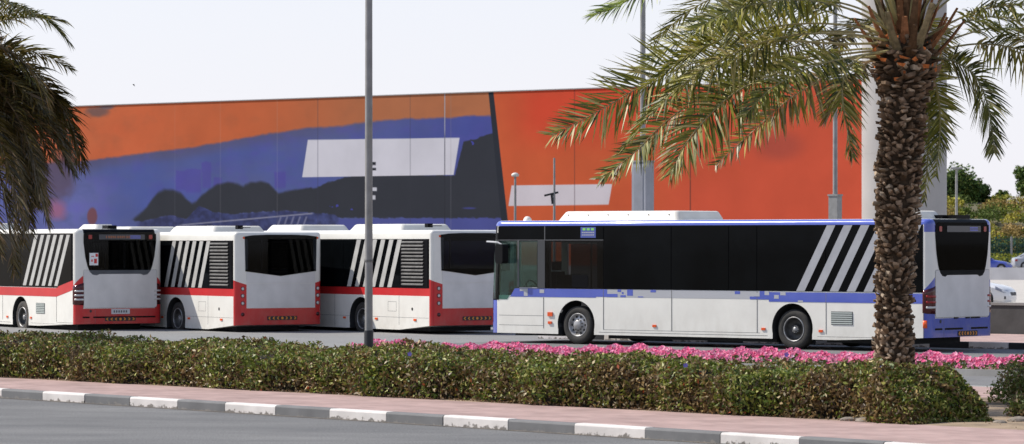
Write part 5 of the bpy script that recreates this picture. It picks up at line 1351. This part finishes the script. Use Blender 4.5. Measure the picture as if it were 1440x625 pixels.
FR = [
 ([(1262,60,0),(1186,62,-.3),(1090,58,-.7),(1019,75,-1.0),(928,108,-1.3),(850,152,-1.5),(776,192,-1.6)], dict(n_pairs=85, leaf_len=.62, droop=.06, vup=.15, roll=62)),
 ([(1262,70,0),(1190,76,.1),(1080,98,.2),(1000,128,.3),(936,172,.4),(892,215,.4),(842,254,.4)], dict(n_pairs=72, leaf_len=.46, droop=.12, vup=.2, roll=55)),
 ([(1262,78,0),(1186,84,-.4),(1103,100,-.8),(1036,129,-1.0),(994,166,-1.2),(962,206,-1.3),(942,246,-1.3)], dict(n_pairs=72, leaf_len=.50, droop=.25, vup=.2, roll=50)),
 ([(1258,80,0),(1181,96,-.1),(1144,118,-.2),(1103,145,-.3),(1061,183,-.4),(1004,234,-.5)], dict(n_pairs=60, leaf_len=.36, droop=.08, tint=(1.6,1.4,1.6), tan=.4, vup=.15, roll=65)),
 ([(1258,78,0),(1219,77,-.5),(1192,98,-.9),(1184,130,-1.1),(1190,175,-1.2),(1199,222,-1.2)], dict(n_pairs=60, leaf_len=.34, droop=.3, tan=.1)),
 ([(1260,72,0),(1226,84,.6),(1200,110,1.0),(1178,140,1.3),(1160,172,1.4)], dict(n_pairs=55, leaf_len=.34, droop=.3, tint=(1.2,1.1,1.1), tan=.2)),
 ([(1268,50,0),(1220,-60,-.6),(1120,-120,-1.2),(1000,-90,-1.6),(930,-35,-1.9),(878,4,-2.0),(834,22,-2.1)], dict(n_pairs=90, leaf_len=.50, droop=.25, tint=(.8,1.05,1.0))),
 ([(1268,50,0),(1230,-40,-.9),(1160,-70,-1.5),(1090,-30,-1.9),(1048,15,-2.1),(1024,60,-2.2)], dict(n_pairs=75, leaf_len=.40, droop=.3)),
 ([(1268,45,0),(1235,-30,.7),(1160,-40,1.3),(1060,10,1.8),(990,60,2.1),(940,120,2.3)], dict(n_pairs=75, leaf_len=.46, droop=.2)),
 ([(1266,55,0),(1215,15,.4),(1140,0,.7),(1050,18,1.0),(960,55,1.3),(890,105,1.5)], dict(n_pairs=80, leaf_len=.52, droop=.2)),
 ([(1266,60,0),(1205,38,-.4),(1120,34,-.9),(1030,50,-1.3),(965,80,-1.6),(905,125,-1.8)], dict(n_pairs=80, leaf_len=.48, droop=.2)),
 ([(1262,66,0),(1200,52,1.0),(1130,62,1.8),(1070,85,2.4),(1020,125,2.8)], dict(n_pairs=65, leaf_len=.44, droop=.2)),
 ([(1266,60,0),(1190,25,1.2),(1110,5,2.0),(1030,10,2.6),(960,35,3.0)], dict(n_pairs=70, leaf_len=.44, droop=.2)),
 ([(1264,52,0),(1200,15,-1.0),(1120,0,-1.7),(1040,12,-2.2),(970,45,-2.6)], dict(n_pairs=70, leaf_len=.44, droop=.2)),
 ([(1264,56,0),(1200,45,.2),(1120,48,.3),(1040,75,.3),(975,110,.3),(915,160,.2)], dict(n_pairs=72, leaf_len=.46, droop=.22)),
 ([(1264,70,0),(1200,70,.8),(1120,85,1.2),(1050,118,1.4),(990,165,1.5)], dict(n_pairs=66, leaf_len=.40, droop=.25)),
 ([(1264,70,0),(1200,80,-1.0),(1140,95,-1.6),(1085,125,-2.0),(1045,165,-2.2)], dict(n_pairs=60, leaf_len=.38, droop=.25)),
 ([(1264,60,0),(1190,48,-.9),(1100,52,-1.5),(1010,85,-1.9),(935,140,-2.1),(880,205,-2.2)], dict(n_pairs=78, leaf_len=.50, droop=.22)),
 ([(1264,50,0),(1205,0,.9),(1130,-25,1.6),(1040,-15,2.2),(970,15,2.6),(920,60,2.8)], dict(n_pairs=74, leaf_len=.48, droop=.22)),
 # right side
 ([(1284,78,0),(1318,82,-.2),(1345,88,-.4),(1372,108,-.6),(1388,145,-.7),(1395,180,-.8),(1398,216,-.8)], dict(n_pairs=64, leaf_len=.36, droop=.3, tint=(.6,.65,.7), start=.25, roll=75, vup=.15)),
 ([(1284,76,0),(1320,70,.2),(1380,62,.5),(1440,72,.8),(1490,100,1.0),(1530,150,1.1)], dict(n_pairs=70, leaf_len=.42, droop=.5, tint=(.8,.85,.8), start=.38)),
 ([(1284,66,0),(1330,36,-.3),(1390,12,-.7),(1460,10,-1.0),(1530,40,-1.3)], dict(n_pairs=70, leaf_len=.44, droop=.35, start=.36)),
 ([(1282,60,0),(1310,-5,-.2),(1370,-50,-.6),(1440,-50,-1.0),(1490,0,-1.3),(1500,60,-1.5)], dict(n_pairs=75, leaf_len=.44, droop=.45)),
 ([(1284,72,0),(1335,56,1.0),(1395,40,1.8),(1450,50,2.3),(1500,90,2.6)], dict(n_pairs=65, leaf_len=.40, droop=.4, start=.38)),
 ([(1284,72,0),(1330,45,.5),(1380,25,.9),(1440,30,1.3),(1480,60,1.5)], dict(n_pairs=65, leaf_len=.40, droop=.5, start=.38)),
 ([(1284,84,0),(1306,96,.8),(1318,130,1.2),(1322,180,1.4),(1316,250,1.5)], dict(n_pairs=58, leaf_len=.34, droop=.15, tint=(.75,.85,.75), start=.2)),
 ([(1284,84,0),(1300,110,1.1),(1306,160,1.5),(1305,215,1.7),(1300,285,1.8)], dict(n_pairs=58, leaf_len=.34, droop=.15, tint=(.8,.85,.75), start=.2)),
]
for i, (pts, kw) in enumerate(FR): add_frond(palm, pxf(pts), seed=i+1, **kw)
cc = W3(1273, 52, ZP)
for i in range(20):
    az = i*2.39996+.4; f = i/19
    if f < .55 and math.sin(az) < -.35: continue
    add_frond(palm, arc_frond(cc, az, R(48+36*f), random.uniform(2.6,3.1), R(75-20*f)), seed=50+i, n_pairs=70, leaf_len=.42, droop=.2, start=.36)
for i, az in enumerate((R(70),R(85),R(110))):     # low ones coming forward and going back
    add_frond(palm, arc_frond(cc, az, R(25), 2.5, R(80)), seed=90+i, n_pairs=64, leaf_len=.40, droop=.3)

ZL = 57.5
lx = (-118-720)/F*ZL; palm2 = empty('date_palm', (lx,ZL,.10)); tag(palm2, 'date palm whose shade-darkened fronds hang into view at the left edge', 'palm tree')
hb = 5.0
palm_trunk(palm2, [(0,0,0),(0,0,.5),(.02,0,2),(.03,0,3.6),(.03,0,4.3),(.03,0,4.9)], [.34,.28,.28,.32,.44,.36], 0, 4.1, seed=8, nb=420)
crown_bases(palm2, (.03,0,4.75), .36, 40, 9)
def pxl(pts): return [tuple(W3(x,y,ZL+dz)) for (x,y,dz) in pts]
FL_ = [
 ([(-100,60,0),(-70,-5,-.3),(-20,-5,-.6),(30,12,-.9),(70,32,-1.1),(98,60,-1.2)], dict(n_pairs=70, leaf_len=.40, droop=.45)),
 ([(-100,80,0),(-50,60,-.4),(10,72,-.7),(55,110,-1.0),(95,165,-1.2),(118,235,-1.3)], dict(n_pairs=85, leaf_len=.50, droop=.4)),
 ([(-100,80,0),(-50,85,.2),(0,100,.3),(45,140,.4),(80,190,.4),(104,246,.4)], dict(n_pairs=80, leaf_len=.46, droop=.4)),
 ([(-100,90,0),(-60,90,-.8),(-15,115,-1.4),(25,165,-1.8),(50,235,-2.0),(66,312,-2.1)], dict(n_pairs=85, leaf_len=.46, droop=.3)),
 ([(-100,90,0),(-60,100,.6),(-10,140,1.0),(30,200,1.3),(56,270,1.5),(68,318,1.5)], dict(n_pairs=80, leaf_len=.42, droop=.3)),
 ([(-100,95,0),(-60,120,-.3),(-25,180,-.5),(0,250,-.6),(14,330,-.7),(20,385,-.7)], dict(n_pairs=80, leaf_len=.44, droop=.2)),
 ([(-100,95,0),(-70,140,.6),(-40,210,.9),(-15,290,1.0),(2,360,1.0)], dict(n_pairs=70, leaf_len=.44, droop=.2)),
 ([(-100,85,0),(-55,70,.9),(0,85,1.6),(50,130,2.0),(85,200,2.3)], dict(n_pairs=75, leaf_len=.46, droop=.35)),
 ([(-100,85,0),(-60,60,-1.0),(-10,60,-1.7),(40,95,-2.2),(72,150,-2.5)], dict(n_pairs=75, leaf_len=.44, droop=.4)),
 ([(-100,90,0),(-50,110,.1),(5,170,.1),(40,240,.2),(52,290,.2)], dict(n_pairs=75, leaf_len=.44, droop=.25)),
 ([(-100,90,0),(-60,110,-1.2),(-20,160,-1.8),(10,230,-2.2),(28,300,-2.4)], dict(n_pairs=75, leaf_len=.44, droop=.25)),
]
for k in range(30):
    y1 = random.uniform(130,350); x1 = float(np.interp(y1,[130,170,200,240,262,300,350],[92,108,116,114,88,70,40]))*random.uniform(.55,1.0); dz = random.uniform(-2.2,2.2)
    FL_.append(([(-100,85,0),(-65,70+k*2,dz*.4),(-20,80+(y1-100)*.25,dz*.8),(x1*.6,100+(y1-100)*.55,dz),(x1,y1,dz*1.1)], dict(n_pairs=70, leaf_len=.42, droop=.35)))
for i, (pts, kw) in enumerate(FL_):
    add_frond(palm2, pxl(pts), seed=200+i, tint=(.40,.30,.34) if i else (.6,.6,.55), tan=.02, **kw)  # low tints put the shade of the poorly lit fronds into the leaf colour
c2 = (lx+.03, ZL, 5.0)
for i in range(22):
    az = i*2.39996; f = i/21; add_frond(palm2, arc_frond(c2, az, R(15+60*f), random.uniform(2.5,2.9), R(85-15*f)), seed=300+i, n_pairs=60, leaf_len=.42, droop=.3, tint=(.75,.7,.65))

# ------------------------------------------------------------------ cars
def car(name, loc, rz, paint, label, Lc=4.5, wc=1.78, hc=1.46):
    root = empty(name, loc, rz); tag(root, label, 'car', 'cars on the road behind the buses')
    # stations: x, half width, bottom, shoulder z, top z, top half width  (x front positive)
    st_ = [(2.25,.45,.30,.46,.52,.30),(2.20,.62,.22,.55,.62,.5),(2.05,.78,.18,.64,.72,.66),(1.7,.86,.17,.72,.82,.74),(1.2,.885,.17,.78,.90,.76),(.85,.89,.17,.84,.95,.76),(.35,.89,.17,.88,1.24,.66),(.0,.89,.17,.89,1.40,.60),(-.4,.89,.17,.90,1.455,.58),(-.9,.89,.17,.91,1.44,.58),(-1.3,.88,.18,.92,1.30,.60),(-1.65,.87,.19,.93,1.08,.68),(-1.95,.84,.22,.92,1.02,.70),(-2.15,.76,.26,.86,.97,.64),(-2.25,.60,.36,.70,.80,.5)]
    bm = bmesh.new(); rings = []
    for (x,hw,zb,zs,zt,tw) in st_:
        pr = [(hw*.86,zb),(hw,zb+.12),(hw,(zb+zs)/2+.04),(hw*.975,zs),(tw,zt-.035),(tw*.8,zt),(0,zt+.015)]
        ring = [(x,y,z) for y,z in pr] + [(x,-y,z) for y,z in pr[-2::-1]]
        rings.append([bm.verts.new(v) for v in ring])
    for a, b in zip(rings, rings[1:]):
        n = len(a)
        for j in range(n): bm.faces.new([a[j], a[(j+1)%n], b[(j+1)%n], b[j]])
    bm.faces.new(rings[0]); bm.faces.new(rings[-1][::-1]); bmesh.ops.recalc_face_normals(bm, faces=bm.faces)
    me = bpy.data.meshes.new('body'); bm.to_mesh(me); bm.free()
    for p in me.polygons: p.use_smooth = True
    body = link_mesh('body', me, [paint], root)
    for m_ in (1.38,-1.36): pass
    # wheel arch cuts
    cs = []
    for x in (1.38,-1.36):
        for s in (-1,1):
            mb = MB(); mb.prism([(x+.36*math.cos(a), s*.65, .33+.36*math.sin(a)) for a in np.linspace(0,2*math.pi,25)[:-1]], (0,s*.5,0)); c = mb.build('tmp', [])
            md = body.modifiers.new('b','BOOLEAN'); md.object = c; md.operation = 'DIFFERENCE'; md.solver = 'EXACT'; cs.append(c)
    body.parent = None; bpy.context.view_layer.update(); dg = bpy.context.evaluated_depsgraph_get(); m2 = bpy.data.meshes.new_from_object(body.evaluated_get(dg)); m2.name = 'body'
    body.modifiers.clear(); body.data = m2; body.parent = root
    m2.materials.clear(); m2.materials.append(paint); m2.materials.append(M['dark'])
    for p in m2.polygons:
        c = p.center
        if c.z < .72 and abs(c.y) < .80 and (abs(abs(c.x)-1.37) < .37): p.material_index = 1
    for c in cs: bpy.data.objects.remove(c)
    try: m2.set_sharp_from_angle(angle=R(35))
    except Exception: pass
    for s in (-1,1):    # side glass and screens
        def sp(x, z):
            xs = [q[0] for q in st_][::-1]; g = lambda i: float(np.interp(x, xs, [q[i] for q in st_][::-1])); hw, zs_, zt, tw = g(1)*.975, g(3), g(4)-.035, g(5)
            f = (z-zs_)/(zt-zs_); return (x, s*(hw+(tw-hw)*f+.008), z)
        for (xa, xb) in (((.78),(-.32)),((-.38),(-1.35))):
            def topz(x): return float(np.interp(x,[-1.65,-1.3,-.9,-.4,0,.35,.85],[.97,1.20,1.34,1.36,1.31,1.17,.95]))
            xs = np.linspace(xa, xb, 7); mb = MB(); vs = [sp(x,.935) for x in xs]+[sp(x,max(.94,topz(x))) for x in xs]
            mb.add(vs, [(i,i+1,i+8,i+7) for i in range(6)], 0, True); mb.build('side_window', M['glass_black'], root)
        mb = MB(); mb.box((.62,s*.90,.93),(.80,s*1.06,1.05)); mb.build('mirror', paint, root)
        mb = MB(); mb.prism([(2.16,s*.50,.60),(1.98,s*.80,.66),(1.80,s*.862,.76),(1.80,s*.862,.66),(2.08,s*.76,.54),(2.20,s*.50,.52)], (.02,s*.015,.012)); mb.build('headlight', mat('car_headlight',(.30,.33,.42),rough=.1), root)
        mb = MB(); mb.prism([(-2.14,s*.48,.90),(-2.12,s*.78,.88),(-1.95,s*.845,.88),(-1.95,s*.845,.72),(-2.14,s*.76,.70),(-2.22,s*.48,.72)], (-.02,s*.012,0)); mb.build('tail_light', M['lens_red'], root)
        mb = MB(); mb.prism([(2.17,s*.45,.30),(2.10,s*.74,.32),(2.10,s*.74,.42),(2.17,s*.45,.42)], (.03,0,0)); mb.build('fog_recess', M['ink'], root)
    mb = MB(); mb.add([(.86,.70,.965),(.86,-.70,.965),(.10,-.58,1.385),(.10,.58,1.385)],[(0,1,2,3)]); o=mb.build('windscreen', M['glass_black'], root); o.location=(.02,0,.02)
    mb = MB(); mb.add([(-1.68,.62,1.07),(-1.68,-.62,1.07),(-1.05,-.56,1.40),(-1.05,.56,1.40)],[(0,1,2,3)]); o=mb.build('rear_window', M['glass_black'], root); o.location=(-.02,0,.02)
    mb = MB(); mb.prism([(2.245,-.34,.44),(2.245,.34,.44),(2.225,.38,.56),(2.225,-.38,.56)], (.02,0,0)); mb.build('grille', M['ink'], root)
    for x in (1.38,-1.36):
        for s in (-1,1):
            mb = MB(); mb.lathe([(.20,-.2*s),(.30,-.2*s),(.325,-.17*s),(.325,-.03*s),(.30,0),(.21,0),(.20,-.02*s)], (0,0,0), 'y', 28); wh = mb.build('wheel', M['rubber'], root); wh.location = (x,s*.87,.325)
            mb = MB(); mb.lathe([(.205,-.02*s),(.19,-.03*s),(.05,-.015*s),(.001,-.012*s)], (0,0,0), 'y', 10, smooth=False); mb.build('rim', M['rim'], wh)
    return root
def cpaint(n, c): return mat(n, c, rough=.22, coat=.6)
n = 1500; P = []
for i in range(n):
    u_ = random.gauss(-4.5,1.2) if i % 3 else random.gauss(-1.0,.8); v_ = 9.2-abs(random.gauss(0,.25)); p = from_uv(u_,v_,.13+random.random()*.2*max(0,1-abs(u_+4)/4)+.02); P.append(tuple(p))
o = leaf_mesh('grass_tufts', np.array(P), RNG.uniform(.06,.16,n), palette(n,RNG,[2,1],[(.13,.19,.04),(.20,.19,.06)]), M['leaf_far'], aspect=.25, up_bias=1.5); tag(o, 'tufts of green grass at the foot of the dark concrete wall', 'grass', kind='stuff')
hd = R(-22)
fx = 17.45; cz = 121
car('car', (fx-2.1*math.cos(hd), cz-2.1*math.sin(hd), -.03), hd, cpaint('white_car_paint',(.72,.72,.73)), 'white car with its front end showing behind the rear of the blue bus')
car('car', ((1423-720)/F*259-2.25, 259, -.03), R(-4), cpaint('blue_car_paint',(.05,.08,.40)), 'dark blue saloon car on the distant road below the green fence')
car('car', ((1422-720)/F*285+2.3, 285, -.03), R(3), cpaint('silver_car_paint',(.30,.31,.35)), 'grey car cut by the right edge of the photo behind the blue saloon')
m_barr = mat('pale_barrier', (.50,.49,.50), (.42,.41,.42), scale=.8, rough=.85)
mb = MB(); a, b = W3(1250,340,212), W3(1700,340,206)
mb.prism([(a.x,a.y-.25,-.05),(a.x,a.y-.08,.72),(a.x,a.y+.08,.72),(a.x,a.y+.25,-.05)], (b.x-a.x,b.y-a.y,0)); o = mb.build('road_barrier', m_barr); tag(o, 'low pale concrete barrier along the road in front of the blue saloon', 'barrier')

# ------------------------------------------------------------------ fence, scrub, trees
fz = 312; fx0, fx1 = 28.0, 70.0
fence = empty('fence', (40,fz,0)); tag(fence, 'dark green metal railing fence below the dry scrub behind the parked cars', 'fence')
fi = Matrix.Translation(fence.location).inverted(); m_fg = mat('green_fence_paint', (.015,.05,.04), rough=.6)
mb = MB()
for z in (1.3,1.9,2.5): mb.box((fx0,fz-.03,z-.03),(fx1,fz+.03,z+.03))
o = mb.build('rail', m_fg, fence); o.matrix_parent_inverse = fi
mb = MB(); x = fx0
while x < fx1: mb.box((x-.02,fz-.012,.05),(x+.02,fz+.012,2.6)); x += .16
o = mb.build('bars', m_fg, fence); o.matrix_parent_inverse = fi; o['kind'] = 'stuff'
for x in np.arange(fx0+1.16, fx1, 4.0):
    mb = MB(); mb.box((x-.09,fz-.22,0),(x+.09,fz-.05,2.75)); o = mb.build('post', M['galv'], fence); o.matrix_parent_inverse = fi
# ground rise that carries the scrub
m_bank = mat('scrub_soil', (.14,.115,.06), (.09,.085,.04), scale=.3, rough=.95)
grid_sheet('hillside', list(np.linspace(15,140,40)), list(np.linspace(0,1,12)), lambda x, q: (x, 315+60*q, -.1+6.6*math.sin(q*math.pi/2)+.5*mnoise.noise(Vector((x*.1,q*3,0)))*q), m_bank)
def cloud(name, centers, radii, n, size, cols, wts, label, cat=None, kind=None, parent=None, jit=.22):
    ci = RNG.choice(len(centers), n, p=np.array(radii)[:,0]**2/np.sum(np.array(radii)[:,0]**2)); d = RNG.normal(size=(n,3)); d /= np.linalg.norm(d,axis=1)[:,None]
    r = RNG.uniform(.55,1.05,n)[:,None]; P = np.array(centers)[ci]+d*r*np.array(radii)[ci]
    tone = (1+.25*RNG.normal(size=len(centers)))[ci][:,None]
    Cc = palette(n,RNG,wts,cols,jit)*np.clip(tone,.5,1.6)
    return P, RNG.uniform(size[0],size[1],n), Cc
cs = []; rs = []; kinds = []
for i in range(330):
    x = RNG.uniform(20,85); y = RNG.uniform(316,352); q = (y-315)/60; zg = 6.6*math.sin(q*math.pi/2)
    r = RNG.uniform(.7,1.6); cs.append((x,y,zg+r*.45)); rs.append((r*1.3,r*1.1,r*.85))
cs = np.array(cs); rs = np.array(rs)
n = 110000; ci = RNG.choice(len(cs), n); d = RNG.normal(size=(n,3)); d /= np.linalg.norm(d,axis=1)[:,None]; d[:,2] = np.abs(d[:,2])
P = cs[ci]+d*RNG.uniform(.6,1.08,n)[:,None]*rs[ci]
pals = np.array([(.38,.34,.05),(.27,.19,.06),(.20,.23,.035),(.30,.30,.05),(.10,.14,.03),(.36,.25,.09)])
cc = pals[RNG.choice(6,len(cs))][ci]*(1+.28*RNG.normal(size=(n,1)))
o = leaf_mesh('scrub', P, RNG.uniform(.14,.32,n), np.clip(cc,.01,1), M['leaf_far'], aspect=.7); tag(o, 'bank of dry yellow and brown scrub behind the fence on the right', 'scrub', kind='stuff')
n = 9000; P = np.stack([RNG.uniform(26,72,n), 308+RNG.uniform(-.6,.6,n), RNG.uniform(.1,1.25,n)],1)
o = leaf_mesh('low_hedge', P, RNG.uniform(.12,.25,n), palette(n,RNG,[3,2],[(.30,.30,.04),(.20,.24,.04)]), M['leaf_far'], aspect=.8); tag(o, 'low yellow green hedge running in front of the green fence', 'hedge')
n = 14000; P = np.stack([RNG.uniform(26,75,n), 314.2+RNG.uniform(-.6,.8,n), RNG.uniform(.1,1,n)**.7*2.3+.3*RNG.normal(size=n)],1); P[:,2] = np.maximum(P[:,2],.05)
o = leaf_mesh('bushes', P, RNG.uniform(.15,.3,n), palette(n,RNG,[3,2,1],[(.03,.07,.03),(.02,.10,.075),(.06,.09,.03)]), M['leaf_far'], aspect=.8); tag(o, 'dense dark green bushes pressed against the back of the green fence', 'bushes', kind='stuff')
def tree(px, topy, Z, rpx, label, nl=5, seed=0, n=5200, bush=False):
    rng = np.random.default_rng(seed); X = (px-720)/F*Z; top = H+(YH-topy)*Z/F; r = rpx*Z/F; root = empty('tree', (X,Z,2.5)); tag(root, label, 'tree', 'trees behind the scrub')
    hh = top-2.5; mb = MB(); mb.tube([(0,0,-1),(.05*r,0,hh*.3),(-.03*r,.1,hh*.6)], [.16*r,.11*r,.05*r], 8)
    cen = []; rad = []
    for i in range(nl):
        a = rng.uniform(0,2*math.pi); q = rng.uniform(0,.62); zc = rng.uniform(.50,.84)*hh
        if i == 0: a, q, zc = 0, 0, hh-.42*r
        c = np.array([math.cos(a)*q*r, math.sin(a)*q*r, zc]); cen.append(c); rr = rng.uniform(.38,.55)*r; rad.append((rr*1.1,rr*1.1,rr*.85))
        mb.tube([(0,0,hh*.25),tuple(c*.6+np.array([0,0,hh*.08])),tuple(c)], [.06*r,.04*r,.015*r], 5, caps=False)
    mb.build('trunk', M['twig'], root)
    n *= 2; ci = rng.choice(nl, n); d = rng.normal(size=(n,3)); d /= np.linalg.norm(d,axis=1)[:,None]
    f = 1+.22*np.sin(d[:,0]*7+ci)*np.sin(d[:,2]*6+2*ci)
    P = np.array(cen)[ci]+d*(rng.uniform(.35,1.02,n)*f)[:,None]*np.array(rad)[ci]
    tone = np.clip(1+.25*rng.normal(size=nl),.6,1.5)[ci][:,None]
    leaf_mesh('crown', P, rng.uniform(.22,.45,n), palette(n,rng,[3,3,2],[(.05,.10,.025),(.085,.14,.03),(.14,.17,.04)])*tone, M['leaf_far'], root, aspect=.6, rng=rng)
tree(1347, 231, 365, 44, 'tallest rounded green tree just right of the concrete column', 12, 1)
tree(1381, 256, 368, 30, 'small green tree sloping down to the right of the tallest tree', 8, 2, 3500)
tree(1409, 268, 370, 19, 'smallest dark tree standing alone in the middle of the skyline', 6, 3, 2200)
tree(1458, 226, 352, 34, 'tall dark green tree at the right edge of the photo', 10, 4, 4500)
tree(1306, 262, 366, 26, 'green tree mostly hidden behind the concrete column', 8, 5, 3500)

# bird
p = W3(188,120,70); mb = MB()
mb.tube([(-.05,0,0),(-.02,0,.004),(.03,0,0),(.06,0,-.004)], [.004,.014,.012,.003], 8); brd = mb.build('bird', M['ink']); brd.location = p; brd.scale = (.6,.6,.6); brd.rotation_euler = (0,R(40),R(20))
tag(brd, 'tiny dark bird in the empty sky above the orange part of the wall', 'bird')
mb = MB(); mb.prism([(.02,0,.005),(-.02,0,.005),(-.03,.05,.03),(-.01,.09,.02)], (0,0,.002)); mb.build('wing', M['ink'], brd)
mb = MB(); mb.prism([(.02,0,.005),(-.02,0,.005),(-.03,-.05,.03),(-.01,-.09,.02)], (0,0,.002)); mb.build('wing', M['ink'], brd)
